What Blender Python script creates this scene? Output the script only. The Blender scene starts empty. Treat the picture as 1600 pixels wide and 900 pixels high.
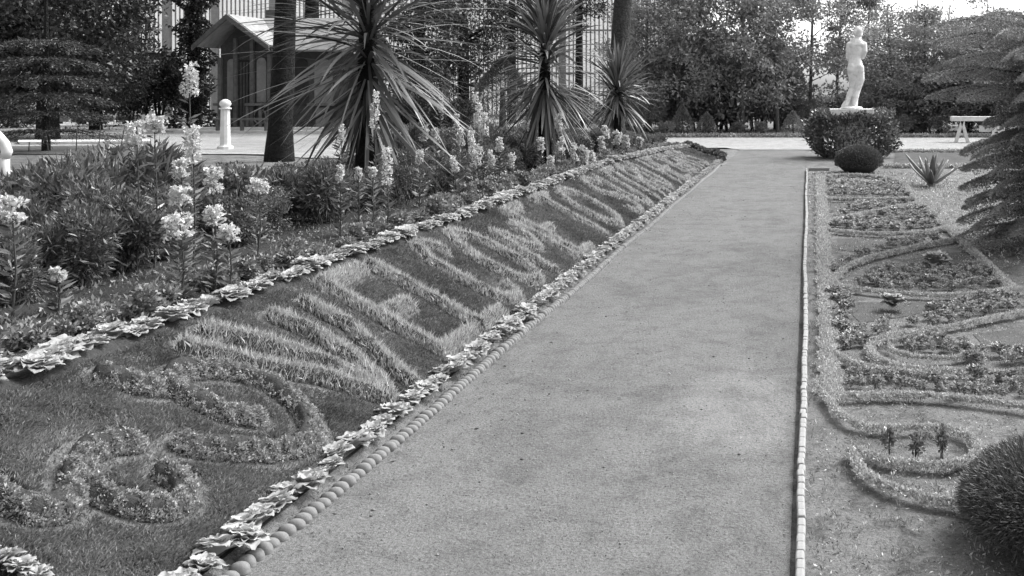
import bpy, math, random
import numpy as np
from mathutils import Vector
random.seed(7)
R = np.random.default_rng(7)
D2R = math.radians
scene = bpy.context.scene
COL = scene.collection

# ------------------------------------------------------------ camera, sky, sun
F = 1537.0            # focal length in photo pixels
VX, VY = 1262.0, 143.0  # vanishing point of the path
EYE = 1.6
cam = bpy.data.objects.new('camera', bpy.data.cameras.new('camera'))
COL.objects.link(cam)
cam.location = (0, 0, EYE)
cam.rotation_euler = (D2R(90), 0, 0)
cam.data.sensor_width = 36
cam.data.lens = F / 1600 * 36
cam.data.shift_x = -(VX - 800) / 1600
cam.data.shift_y = -(450 - VY) / 1600
cam.data.clip_start = 0.05
cam.data.clip_end = 2000
scene.camera = cam

SUN_EL, SUN_AZ = 50.0, 52.0     # azimuth clockwise from +Y (the far end of the path)
w = bpy.data.worlds.new('World'); scene.world = w; w.use_nodes = True
nt = w.node_tree
bg = nt.nodes['Background']
sky = nt.nodes.new('ShaderNodeTexSky'); sky.sky_type = 'NISHITA'; sky.sun_disc = False
sky.sun_elevation = D2R(SUN_EL); sky.sun_rotation = D2R(SUN_AZ)
sky.dust_density = 4.0; sky.air_density = 1.0
bw = nt.nodes.new('ShaderNodeRGBToBW')
nt.links.new(sky.outputs[0], bw.inputs[0]); nt.links.new(bw.outputs[0], bg.inputs[0])
bg.inputs[1].default_value = 0.15
sd = bpy.data.lights.new('sun', 'SUN'); sd.energy = .95; sd.angle = D2R(22); sd.color = (1, 1, 1)
sun = bpy.data.objects.new('sun', sd); COL.objects.link(sun)
a, e = D2R(SUN_AZ), D2R(SUN_EL)
sdir = Vector((math.sin(a) * math.cos(e), math.cos(a) * math.cos(e), math.sin(e)))
sun.rotation_euler = sdir.to_track_quat('Z', 'Y').to_euler()
sun.location = (10, 10, 30)
scene.view_settings.view_transform = 'Standard'
scene.view_settings.look = 'None'
scene.view_settings.gamma = 1
scene.view_settings.exposure = 1.85
scene.render.engine = 'CYCLES'
scene.cycles.max_bounces = 6
scene.cycles.diffuse_bounces = 3
scene.cycles.transmission_bounces = 2
scene.cycles.transparent_max_bounces = 4

# ------------------------------------------------------------ small helpers
def sstep(a, b, x):
    t = np.clip((x - a) / (b - a), 0, 1); return t * t * (3 - 2 * t)

def tag(o, label=None, cat=None, group=None, kind=None):
    if label: o['label'] = label
    if cat: o['category'] = cat
    if group: o['group'] = group
    if kind: o['kind'] = kind
    return o

def empty(name, loc=(0, 0, 0), rz=0):
    o = bpy.data.objects.new(name, None); COL.objects.link(o)
    o.location = loc; o.rotation_euler = (0, 0, rz); o.empty_display_size = 0.1
    return o

def mk(name, V, Fs, mat, parent=None, attr=None, smooth=False, loc=None):
    """V (n,3) array; Fs either an (m,k) int array or a list of faces"""
    me = bpy.data.meshes.new(name)
    V = np.asarray(V, dtype=np.float32)
    if isinstance(Fs, np.ndarray):
        m, k = Fs.shape
        me.vertices.add(len(V)); me.vertices.foreach_set('co', V.ravel())
        me.loops.add(m * k); me.loops.foreach_set('vertex_index', Fs.astype(np.int32).ravel())
        me.polygons.add(m)
        me.polygons.foreach_set('loop_start', np.arange(0, m * k, k, dtype=np.int32))
        me.polygons.foreach_set('loop_total', np.full(m, k, dtype=np.int32))
        me.update(calc_edges=True)
    else:
        me.from_pydata([tuple(map(float, v)) for v in V], [], [tuple(int(i) for i in f) for f in Fs])
    if attr is not None:
        at_ = me.attributes.new('v', 'FLOAT', 'POINT')
        at_.data.foreach_set('value', np.asarray(attr, dtype=np.float32))
    if smooth:
        me.polygons.foreach_set('use_smooth', np.ones(len(me.polygons), dtype=bool))
    me.materials.append(mat)
    o = bpy.data.objects.new(name, me); COL.objects.link(o)
    if parent: o.parent = parent
    if loc is not None: o.location = loc
    return o

def copy_tree(o, parent=None):
    c = o.copy(); COL.objects.link(c); c.parent = parent
    for ch in o.children: copy_tree(ch, c)
    return c

class MB:
    """collects boxes, tubes and lathes into one mesh"""
    def __init__(s): s.V = []; s.F = []; s.A = []
    def add(s, V, Fs, a=0.5):
        b = len(s.V); s.V += [tuple(v) for v in V]; s.F += [tuple(i + b for i in f) for f in Fs]
        s.A += [a] * len(V)
    def box(s, x0, x1, y0, y1, z0, z1, a=0.5):
        s.add([(x0,y0,z0),(x1,y0,z0),(x1,y1,z0),(x0,y1,z0),(x0,y0,z1),(x1,y0,z1),(x1,y1,z1),(x0,y1,z1)],
              [(0,3,2,1),(4,5,6,7),(0,1,5,4),(1,2,6,5),(2,3,7,6),(3,0,4,7)], a)
    def prism(s, poly, axis_vec, a=0.5):
        n = len(poly); p = [Vector(q) for q in poly]; d = Vector(axis_vec)
        V = p + [q + d for q in p]
        s.add(V, [tuple(range(n))[::-1], tuple(range(n, 2*n))] + [(i, (i+1) % n, n+(i+1) % n, n+i) for i in range(n)], a)
    def tube(s, pts, rads, seg=8, a=0.5, cap=True, wob=0.0):
        pts = [Vector(p) for p in pts]; n = len(pts); V = []; Fs = []
        for i, p in enumerate(pts):
            t = (pts[min(i+1, n-1)] - pts[max(i-1, 0)]).normalized()
            u = t.cross(Vector((0.13, 1, 0.07)))
            if u.length < 1e-3: u = t.cross(Vector((1, 0, 0)))
            u.normalize(); v = t.cross(u)
            for k in range(seg):
                an = 2*math.pi*k/seg
                r = rads[i]*(1 + wob*math.sin(3*an + i*0.7) + wob*random.uniform(-.5, .5))
                V.append(p + (u*math.cos(an) + v*math.sin(an))*r)
        for i in range(n-1):
            for k in range(seg):
                Fs.append((i*seg+k, i*seg+(k+1) % seg, (i+1)*seg+(k+1) % seg, (i+1)*seg+k))
        if cap: Fs += [tuple(range(seg))[::-1], tuple(range((n-1)*seg, n*seg))]
        s.add(V, Fs, a)
    def lathe(s, prof, seg=16, c=(0, 0), a=0.5):
        s_pts = []; Fs = []
        for r, z in prof:
            for k in range(seg):
                an = 2*math.pi*k/seg; s_pts.append((c[0]+r*math.cos(an), c[1]+r*math.sin(an), z))
        n = len(prof)
        for i in range(n-1):
            for k in range(seg):
                Fs.append((i*seg+k, i*seg+(k+1) % seg, (i+1)*seg+(k+1) % seg, (i+1)*seg+k))
        Fs += [tuple(range(seg))[::-1], tuple(range((n-1)*seg, n*seg))]
        s.add(s_pts, Fs, a)
    def build(s, name, mat, parent=None, smooth=False, loc=None):
        return mk(name, s.V, s.F, mat, parent, s.A, smooth, loc)

def unit(v): return v / np.maximum(np.linalg.norm(v, axis=-1, keepdims=True), 1e-9)

def leaves(P, D, L, W, v=None, cup=0.15, wide=0.5, side=None):
    """one folded diamond leaf per point"""
    n = len(P); D = unit(D); L = np.broadcast_to(L, n)[:, None]; W = np.broadcast_to(W, n)[:, None]
    r = R.normal(size=(n, 3)) if side is None else side
    S = unit(np.cross(D, r)); N = np.cross(S, D)
    a = P; b = P + D*L*wide + S*W*.5 + N*W*cup; c = P + D*L - N*L*cup*.6; d = P + D*L*wide - S*W*.5 + N*W*cup
    V = np.stack([a, b, c, d], 1).reshape(-1, 3)
    Fs = np.arange(4*n).reshape(n, 4)
    if v is None: v = R.random(n)
    return V, Fs, np.repeat(v, 4)

def strips(P, D, L, W, nseg=5, droop=0.5, v=None, taper=0.8, Dz=None):
    """long bending blades: each a strip of nseg quads"""
    n = len(P); D = unit(D).copy(); L = np.broadcast_to(L, n); W = np.broadcast_to(W, n); droop = np.broadcast_to(droop, n)*.55
    if v is None: v = R.random(n)
    side = np.cross(D, np.array([0, 0, 1.0])); bad = np.linalg.norm(side, axis=1) < .15
    side[bad] = np.array([1, 0, 0]); side = unit(side + R.normal(size=(n, 3))*.25)
    cur = P.copy(); rows = []
    for i in range(nseg+1):
        t = i/nseg
        wd = W*(0.55 + 1.2*t if t < .35 else 1.0)*(1 - max(0, (t-.35)/.65)**1.6*taper)
        if i == nseg: wd = W*0.04
        rows.append(cur - side*wd[:, None]*.5); rows.append(cur + side*wd[:, None]*.5)
        D[:, 2] -= droop/nseg*(0.4+1.2*t); D = unit(D)
        cur = cur + D*(L/nseg)[:, None]
    V = np.stack(rows, 1); k = 2*(nseg+1)
    base = (np.arange(n)*k)[:, None, None]
    q = np.array([[2*i, 2*i+1, 2*i+3, 2*i+2] for i in range(nseg)])[None]
    return V.reshape(-1, 3), (base+q).reshape(-1, 4), np.repeat(v, k)

def cat_(parts):
    Vs, Fs, As = [], [], []; b = 0
    for V, f, a_ in parts:
        Vs.append(V); Fs.append(f+b); As.append(a_); b += len(V)
    return np.concatenate(Vs), np.concatenate(Fs), np.concatenate(As)

# ------------------------------------------------------------ materials (a grey world: the plate is black and white)
def mat_base(name, rough=0.8, spec=0.3):
    m = bpy.data.materials.new(name); m.use_nodes = True
    n = m.node_tree; b = n.nodes['Principled BSDF']
    b.inputs['Roughness'].default_value = rough
    b.inputs['Specular IOR Level'].default_value = spec
    return m, n, b

def ramp(n, fac, stops):
    r = n.nodes.new('ShaderNodeValToRGB'); e_ = r.color_ramp.elements
    e_[0].position = stops[0][0]; e_[0].color = (stops[0][1],)*3 + (1,)
    e_[1].position = stops[-1][0]; e_[1].color = (stops[-1][1],)*3 + (1,)
    for p, c in stops[1:-1]:
        q = e_.new(p); q.color = (c,)*3 + (1,)
    n.links.new(fac, r.inputs[0]); return r.outputs[0]

def noise(n, scale, detail=4, rough=0.6, vec=None, dist=0):
    t = n.nodes.new('ShaderNodeTexNoise'); t.inputs['Scale'].default_value = scale
    t.inputs['Detail'].default_value = detail; t.inputs['Roughness'].default_value = rough
    t.inputs['Distortion'].default_value = dist
    if vec is None:
        g = n.nodes.get('Texture Coordinate') or n.nodes.new('ShaderNodeTexCoord'); vec = g.outputs['Object']
    n.links.new(vec, t.inputs['Vector']); return t.outputs[0]

def mul(n, a_, b_, f=1.0, mode='MULTIPLY'):
    m = n.nodes.new('ShaderNodeMix'); m.data_type = 'RGBA'; m.blend_type = mode
    m.inputs[0].default_value = f
    n.links.new(a_, m.inputs[6]); n.links.new(b_, m.inputs[7]); return m.outputs[2]

def bump(n, b, h, strength=0.5, dist=0.01):
    k = n.nodes.new('ShaderNodeBump'); k.inputs['Strength'].default_value = strength
    k.inputs['Distance'].default_value = dist
    n.links.new(h, k.inputs['Height']); n.links.new(k.outputs[0], b.inputs['Normal'])

def foliage(name, lo, hi, rough=0.55, trans=0.3, spec=0.35, big=0.0):
    m, n, b = mat_base(name, rough, spec)
    at_ = n.nodes.new('ShaderNodeAttribute'); at_.attribute_name = 'v'
    c = ramp(n, at_.outputs['Fac'], [(0, lo), (0.6, (lo+hi)*.5), (1, hi)])
    if big:
        g = n.nodes.new('ShaderNodeNewGeometry')
        c = mul(n, c, ramp(n, noise(n, big, 3, .6, g.outputs['Position']), [(0.3, .55), (0.7, 1.25)]))
    n.links.new(c, b.inputs['Base Color'])
    if trans:
        tr = n.nodes.new('ShaderNodeBsdfTranslucent'); mx = n.nodes.new('ShaderNodeMixShader')
        mx.inputs[0].default_value = trans
        n.links.new(c, tr.inputs[0]); n.links.new(b.outputs[0], mx.inputs[1]); n.links.new(tr.outputs[0], mx.inputs[2])
        n.links.new(mx.outputs[0], n.nodes['Material Output'].inputs[0])
    return m

def solid(name, lo, hi, scale=8, rough=0.8, bs=0.3, bd=0.01, fine=60, spec=0.3, dist=0):
    m, n, b = mat_base(name, rough, spec)
    c = ramp(n, noise(n, scale, 6, .65, dist=dist), [(0.3, lo), (0.7, hi)])
    n.links.new(c, b.inputs['Base Color'])
    bump(n, b, noise(n, fine, 5, .7), bs, bd)
    return m

def mul_half(n, x):
    m = n.nodes.new('ShaderNodeMath'); m.operation = 'MULTIPLY'; m.inputs[1].default_value = .5; n.links.new(x, m.inputs[0]); return m.outputs[0]

def gravel_mat(name, lo, hi, patch=0.5, worn=False):
    m, n, b = mat_base(name, .95, .1)
    g = n.nodes.new('ShaderNodeNewGeometry'); pos = g.outputs['Position']
    mp = n.nodes.new('ShaderNodeMapping'); mp.inputs['Scale'].default_value = (1, .8, 1)
    n.links.new(pos, mp.inputs[0])
    c = ramp(n, noise(n, 1.1, 10, .78, mp.outputs[0], .8), [(0.34, lo), (0.47, lo*.55+hi*.45), (0.50, hi*.7+lo*.3), (0.68, hi)])
    c2 = ramp(n, noise(n, 4.5, 9, .8, pos, .4), [(0.36, 1-.8*patch), (0.52, 1.0), (0.75, 1+.18*patch)])
    c3 = ramp(n, noise(n, 75, 3, .85, pos), [(0.30, .42), (0.45, .95), (0.7, 1.3)])
    v = n.nodes.new('ShaderNodeTexVoronoi'); v.inputs['Scale'].default_value = 38; n.links.new(pos, v.inputs['Vector'])
    c4 = ramp(n, v.outputs['Distance'], [(0.03, .5), (0.12, 1.0)])
    c5 = ramp(n, noise(n, 260, 2, .8, pos), [(0.25, .6), (0.75, 1.4)])
    c = mul(n, mul(n, mul(n, mul(n, c, c2), c3), c4, .55), c5, .8)
    if worn:      # pale trodden patch of dry sand beside the brick edging, with a ragged outline
        m1 = n.nodes.new('ShaderNodeMapping'); m1.inputs['Location'].default_value = (.34/.42, -5.0/.95, 0); m1.inputs['Scale'].default_value = (1/.42, 1/.95, 0)
        n.links.new(pos, m1.inputs[0]); ln_ = n.nodes.new('ShaderNodeVectorMath'); ln_.operation = 'LENGTH'; n.links.new(m1.outputs[0], ln_.inputs[0])
        ad = n.nodes.new('ShaderNodeMath'); ad.operation = 'ADD'; n.links.new(ln_.outputs['Value'], ad.inputs[0]); n.links.new(noise(n, 4, 9, .75, pos), ad.inputs[1])
        c = mul(n, c, ramp(n, mul_half(n, ad.outputs[0]), [(.55, 1.22), (.68, 1.0)]))
    n.links.new(c, b.inputs['Base Color'])
    hh = mul(n, mul(n, noise(n, 60, 4, .8, pos), noise(n, 7, 3, .6, pos), .5, 'ADD'), noise(n, 18, 3, .6, pos), .6, 'ADD')
    bump(n, b, hh, .9, .016)
    return m

def lawn_mat(name, lo, hi):
    m, n, b = mat_base(name, .9, .1)
    g = n.nodes.new('ShaderNodeNewGeometry'); pos = g.outputs['Position']
    c = ramp(n, noise(n, 3, 5, .6, pos), [(0.3, lo), (0.7, hi)])
    c = mul(n, c, ramp(n, noise(n, 90, 3, .8, pos), [(0.3, .5), (0.7, 1.4)]))
    n.links.new(c, b.inputs['Base Color']); bump(n, b, noise(n, 70, 4, .8, pos), .8, .01)
    return m

M = {
 'path': gravel_mat('gravel', .108, .148, .32, True),
 'bedgravel': gravel_mat('bed_gravel', .10, .16, .8),
 'cross': gravel_mat('pale_gravel', .23, .29, .4),
 'pebble': foliage('pebble', .06, .34, .9, 0),
 'soil': lawn_mat('soil', .02, .045),
 'lawn': lawn_mat('lawn', .05, .09),
 'bank': lawn_mat('bank_soil', .03, .05),
 'farlawn': lawn_mat('far_lawn', .06, .10),
 'grass': foliage('short_grass', .08, .28, .7, .25, .1, 2.2),
 'tall': foliage('tall_grass', .20, .68, .6, .3, .2),
 'carpet': foliage('carpet_leaf', .17, .46, .8, .25, .05),
 'rosette': foliage('rosette_leaf', .24, .42, .7, .25, .1),
 'rosette2': foliage('rosette_leaf_grey', .12, .28, .5, .12, .35),
 'under': foliage('border_leaf', .08, .34, .5, .2, .4),
 'shrub': foliage('shrub_leaf', .035, .20, .38, .2, .6),
 'shrub2': foliage('shrub_leaf_fine', .04, .18, .45, .2, .5),
 'ribbon': foliage('ribbon_leaf', .26, .58, .6, .2, .2),
 'bedding': foliage('bedding_leaf', .08, .50, .5, .2, .5),
 'petal': foliage('petal', .42, .72, .7, .35, .1),
 'petal2': foliage('petal_dull', .4, .7, .7, .3, .1),
 'cord': foliage('sword_leaf', .03, .20, .38, .12, .5),
 'corddead': foliage('dry_sword_leaf', .03, .08, .7, .05, .2),
 'tree': foliage('tree_leaf', .16, .34, .75, .25, .4, .9),  # leaf tone lifted so the colour stands in for haze over the grove
 'treelight': foliage('tree_leaf_pale', .17, .38, .75, .3, .3, .9),
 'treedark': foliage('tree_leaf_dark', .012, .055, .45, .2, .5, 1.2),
 'conifer': foliage('conifer_needle', .09, .46, .5, .15, .4),
 'yew': foliage('clipped_needle', .05, .15, .6, .15, .3),
 'ball': foliage('ball_blade', .04, .15, .5, .15, .4),
 'agave': foliage('agave_leaf', .05, .30, .45, .05, .4),
 'bark': solid('bark', .006, .03, 9, .95, 1.0, .12, 14, .1, 2.5),
 'bark2': solid('bark_pale', .02, .09, 7, .95, 1.0, .12, 12, .1, 2.5),
 'barkg': solid('bark_grove', .08, .14, 7, .95, .6, .05, 12, .1, 1.5),
 'stem': solid('stem', .03, .06, 10),
 'kerbl': solid('kerb_clay', .11, .21, 7, .85, .5, .004, 90),
 'kerbr': solid('kerb_whitewash', .17, .29, 16, .8, .4, .003, 90),
 'marble': solid('marble', .46, .72, 9, .5, .25, .006, 30, .4),
 'white': solid('white_paint', .42, .6, 6, .6, .2, .003, 40, .4),
 'woodd': solid('brown_wood', .035, .07, 9, .7, .3, .004, 40, .3),
 'woodm': solid('grey_wood', .07, .13, 9, .7, .3, .004, 40, .3),
 'woodl': solid('pale_panel', .16, .24, 7, .7, .3, .004, 40, .3),
 'roof': solid('roof_shingle', .20, .32, 5, .8, .4, .01, 30, .2),
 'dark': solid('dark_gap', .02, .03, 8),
 'glass': foliage('whitewashed_glass', .5, .7, .5, .4, .2),
 'bar': solid('glazing_bar', .16, .24, 9, .7),
 'iron': solid('iron_wire', .04, .07, 10, .5),
 'stone': solid('pale_stone', .42, .6, 4, .85, .4, .006, 40),
}

# ------------------------------------------------------------ terrain
BX0, BX1, SL, ZT = -2.0, -2.87, 0.55, 0.48
def Htop(Y):   # height of the terrace left of the bank, sinking towards the far end
    return np.interp(Y, [0, 14.5, 16.5, 20, 23.6, 26.8], [.53, .53, .47, .37, .23, 0.0])
def Hbank(X, Y):
    t = np.clip((BX0 - X) / (BX0 - BX1), 0, 1)
    return .05*np.clip((-1.9-X)/.1, 0, 1) + t*(Htop(Y) - .05*np.minimum(1, Htop(Y)/.05))
def H(X, Y):
    X = np.asarray(X, float); Y = np.asarray(Y, float)
    h = Hbank(X, Y)
    left = .53*sstep(-5.5, -9.5, X)
    h = np.where(X < -2.87, np.maximum(h, left), h)
    h = np.where(Y > 27, left, h)
    far = sstep(60, 200, Y)
    return h*(1-far)

def gp(x, y, z=0.0):
    """photo pixel of a point lying on height z -> world X, Y"""
    Y = F*(EYE - z)/(y - VY); return (x - VX)/F*Y, Y
def pt(x, y, Y):
    """photo pixel at distance Y -> X, Z"""
    return (x - VX)/F*Y, EYE - (y - VY)/F*Y
def bank_uv(x, y):
    q = (VX - x)/(y - VY); u = 2.65*q/(1 + .55*q); return F*u/(VX - x), (u - 2.0)/.87   # Y, t (0 foot, 1 crest)

def sheet(name, x0, x1, y0, y1, nx, ny, mat, dz=0.0, xs=None, ys=None, zf=None, attr=None):
    xs = np.linspace(x0, x1, nx) if xs is None else xs; ys = np.linspace(y0, y1, ny) if ys is None else ys
    XX, YY = np.meshgrid(xs, ys); ZZ = (H(XX, YY) if zf is None else zf(XX, YY)) + dz
    V = np.stack([XX, YY, ZZ], -1).reshape(-1, 3); nx, ny = len(xs), len(ys)
    i = np.arange(nx*ny).reshape(ny, nx)
    Fs = np.stack([i[:-1, :-1], i[:-1, 1:], i[1:, 1:], i[1:, :-1]], -1).reshape(-1, 4)
    o = mk(name, V, Fs, mat, smooth=True); tag(o, kind='structure'); return o

xs = np.concatenate([np.linspace(-700, -40, 12), np.linspace(-38, -9, 30), np.linspace(-8.8, -3, 40), [-2.88, -2.86, -2.0, -1.9], np.linspace(-1.7, 6, 30), np.linspace(8, 700, 14)])
ys = np.concatenate([np.linspace(-60, -2, 8), np.linspace(-1, 40, 90), np.linspace(42, 220, 20), np.linspace(260, 1500, 6)])
sheet('ground', 0, 0, 0, 0, 0, 0, M['bedgravel'], -.012, xs, ys)
sheet('garden_path', -1.84, -.06, 1.0, 26.9, 18, 160, M['path'], zf=lambda X, Y: 0*X + .004*np.sin(X*5+Y*1.1) + .0)
# far cross path (pale gravel) on both sides
sheet('cross_path', -9.4, 14, 27.0, 34.0, 60, 12, M['cross'], .006)
sheet('terrace_path', -34, -6.4, 16.8, 37, 50, 30, M['cross'], .004, zf=lambda X, Y: np.where(X < -9.5, .53, H(X, Y)))
# soil of the flower border on the terrace
sheet('border_soil', -6.6, -2.9, 1.5, 26.5, 40, 120, M['soil'], .008, zf=lambda X, Y: H(X, Y) + .012*np.sin(X*9+Y*3)*np.sin(Y*7-X*4))

# ------------------------------------------------------------ strokes of the writing on the bank
def P_(pts): return [bank_uv(x, y) for x, y in pts]
T0, T1 = .10, .90
def sc(letter, y0, y1):
    """simple stroke letters, s = along the bank (0..1), t = up the bank (0..1)"""
    k = {
     'E': [[(0, 0), (0, 1)], [(0, 1), (1, 1)], [(0, .52), (.75, .52)], [(0, 0), (1, 0)]],
     'L': [[(0, 1), (0, 0), (1, 0)]],
     'C': [[(1, .85), (.75, 1), (.3, 1), (0, .75), (0, .25), (.3, 0), (.75, 0), (1, .17)]],
     'O': [[(.5, 1), (.12, .85), (0, .5), (.12, .15), (.5, 0), (.88, .15), (1, .5), (.88, .85), (.5, 1)]],
     'M': [[(0, 0), (.05, 1), (.5, .15), (.95, 1), (1, 0)]],
     'T': [[(.5, 0), (.5, 1)], [(0, 1), (1, 1)]],
     'S': [[(1, .82), (.7, 1), (.25, 1), (0, .76), (.25, .55), (.75, .45), (1, .22), (.75, 0), (.25, 0), (0, .16)]],
     'U': [[(0, 1), (0, .25), (.3, 0), (.7, 0), (1, .25), (1, 1)]],
     'R': [[(0, 0), (0, 1), (.7, 1), (1, .78), (.7, .52), (0, .52)], [(.45, .52), (1, 0)]],
     'H': [[(0, 0), (0, 1)], [(1, 0), (1, 1)], [(0, .5), (1, .5)]],
     'I': [[(.5, 0), (.5, 1)]],
     'G': [[(1, .83), (.7, 1), (.3, 1), (0, .7), (0, .3), (.3, 0), (.8, 0), (1, .2), (1, .42), (.6, .42)]],
    }[letter]
    return [[(y0 + s*(y1-y0), T0 + t*(T1-T0)) for s, t in st] for st in k]
LET = []   # (name, label, strokes, halfwidth, material)
LET.append(('floral_scroll', 'open curling scroll of small leaved plants at the near end of the grass bank', [
   P_([(-20, 765), (20, 792), (60, 806), (98, 798), (114, 768), (116, 738), (130, 712), (165, 697), (205, 694)]),
   P_([(140, 768), (185, 788), (230, 800), (270, 796), (292, 775), (280, 752), (258, 742)])], .038, 'carpet', 'scroll'))
LET.append(('floral_scroll', 'wide oval spiral scroll of small leaved plants beside the pale letter W', [
   P_([(165, 590), (215, 607), (262, 606), (310, 630), (350, 648), (398, 656)]),
   P_([(262, 604), (275, 585), (320, 578), (375, 585), (425, 604), (465, 635), (488, 668), (478, 697), (435, 708), (380, 708), (325, 705), (285, 696)])], .042, 'carpet', 'scroll'))
LET.append(('floral_letter', 'large letter W of long pale grass on the bank', [
   P_([(292, 545), (400, 575), (500, 592), (605, 625)]), P_([(325, 520), (420, 542), (495, 567), (605, 618)]),
   P_([(430, 497), (500, 530), (560, 568), (600, 608)]), P_([(480, 478), (545, 512), (595, 560), (645, 602)])], .040, 'tall', 'letter'))
for ch, y0, y1, lab in [('E', 5.64, 6.12, 'first letter E of pale grass, next to the large W'), ('L', 6.28, 6.68, 'letter L of pale grass between E and C'),
     ('C', 6.86, 7.22, 'letter C of pale grass following the L'), ('O', 7.42, 7.93, 'closed letter O of pale grass following the C'),
     ('M', 8.15, 8.85, 'letter M of pale grass between O and E'), ('E', 9.02, 9.45, 'second letter E of pale grass, ending the first word'),
     ('T', 9.95, 10.45, 'letter T of pale grass starting the second word'), ('O', 10.65, 11.35, 'letter O of pale grass ending the second word')]:
    LET.append(('floral_letter', lab, sc(ch, y0, y1), .048, 'tall', 'letter'))
y = 12.0
for i, ch in enumerate('SUTRO HEIGHTS'):
    if ch == ' ': y += .45; continue
    wd = .2 if ch == 'I' else .5
    LET.append(('floral_letter', 'short pale grass letter, one of the faint letters near the bank end', sc(ch, y, y+wd), .05, 'tall', 'letter'))
    y += wd + .22

SLANT = math.hypot(.87, .48)
def resample(st, step=.02):
    p = np.array(st, float); p[:, 1] *= SLANT
    if len(p) > 2:                      # smooth curves a little (Chaikin) when many points
        if len(p) > 4:
            for _ in range(2):
                q = [p[0]]
                for a_, b_ in zip(p[:-1], p[1:]): q += [.75*a_+.25*b_, .25*a_+.75*b_]
                p = np.array(q + [p[-1]])
    out = []
    for a_, b_ in zip(p[:-1], p[1:]):
        n = max(1, int(np.linalg.norm(b_-a_)/step)); out.append(a_ + (b_-a_)*np.linspace(0, 1, n, endpoint=False)[:, None])
    out.append(p[-1:]); return np.concatenate(out)
for i, L_ in enumerate(LET):
    LET[i] = L_ + (np.concatenate([resample(s) for s in L_[2]]),)

def stroke_dist(Y, S):
    """distance to the nearest stroke centre in bank coordinates (Y, slant)"""
    d = np.full(Y.shape, 9.0)
    for L_ in LET:
        c = L_[6]; y0, y1 = c[:, 0].min()-.15, c[:, 0].max()+.15
        m = (Y > y0) & (Y < y1)
        if not m.any(): continue
        idx = np.nonzero(m.ravel())[0]; q = np.stack([Y.ravel()[idx], S.ravel()[idx]], 1)
        best = np.full(len(q), 9.0)
        for k in range(0, len(c), 40):
            cc = c[k:k+40]; dd = np.sqrt(((q[:, None]-cc[None])**2).sum(-1)).min(1); best = np.minimum(best, dd)
        d.ravel()[idx] = np.minimum(d.ravel()[idx], best)
    return d

def endY(t):   # diagonal far end of the bank
    return 21.9 + 1.6*t
def bankpoint(Y, t, lift=0.0):
    X = BX0 - t*.87; Z = .05 + t*(Htop(Y) - .05)
    return np.stack([X, Y, Z + lift], -1)
gy = []; yy = 1.6
while yy < 23.6: gy.append(yy); yy += max(.012, .0042*yy)
gy = np.array(gy); gt = np.linspace(-.04, 1.05, 64)
TT, YY = np.meshgrid(gt, gy)
dd = stroke_dist(YY, TT*SLANT)
lump = .012*np.sin(YY*9+TT*6)*np.sin(TT*17-YY*5) + .006*np.sin(YY*31+TT*23)
lift = .045*(1-sstep(.02, .055, dd)) - .05*sstep(.04, .055, dd)*(1-sstep(.075, .105, dd)) + lump
V = bankpoint(YY, TT, lift); V[..., 2] = np.where(TT < 0, V[..., 2]*0 + .03, V[..., 2])
i = np.arange(V.shape[0]*V.shape[1]).reshape(V.shape[:2])
Fs = np.stack([i[:-1, :-1], i[:-1, 1:], i[1:, 1:], i[1:, :-1]], -1).reshape(-1, 4)[:, ::-1]
mk('grass_bank', V.reshape(-1, 3), Fs, M['bank'], smooth=True)['kind'] = 'structure'

BN = unit(np.array([[.48, 0, .87]]))[0]
def dens_samples(y0, y1, n):
    """points denser near the camera"""
    u = R.random(n); return y0*(y1/y0)**u
n = 420000
gY = dens_samples(1.9, 23.4, n); gT = R.random(n)*1.0 - .01
ok = gY < endY(gT); gY, gT = gY[ok], gT[ok]
gd = stroke_dist(gY, gT*SLANT); ok = gd > .05
ok &= ~((gd < .092) & (R.random(len(gd)) < .8))
gY, gT = gY[ok], gT[ok]; n = len(gY)
P = bankpoint(gY, gT, .012*np.sin(gY*9+gT*6)*np.sin(gT*17-gY*5) - .004)
D = BN*.8 + R.normal(size=(n, 3))*.55; cl = np.stack([np.sin(gY*33+gT*41)+np.sin(gY*17-gT*31), np.sin(gY*29-gT*27)+np.sin(gY*13+gT*19), 0*gY], 1)*.3
D[:, 2] = np.abs(D[:, 2])*.8 + .25; D = D + cl
sz = np.maximum(1, gY/5.0)
patch = .5 + .5*np.sin(gY*2.3+gT*5)*np.sin(gY*.9-gT*7)
V, Fs, A = leaves(P, D, R.uniform(.010, .027, n)*sz**.6, R.uniform(.0025, .005, n)*sz, np.clip(R.random(n)*.8+patch*.25-.05, 0, 1))
tag(mk('grass', V, Fs, M['grass'], attr=A), 'short dark lawn grass covering the sloping bank between the letters', 'grass', kind='stuff')

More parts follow.
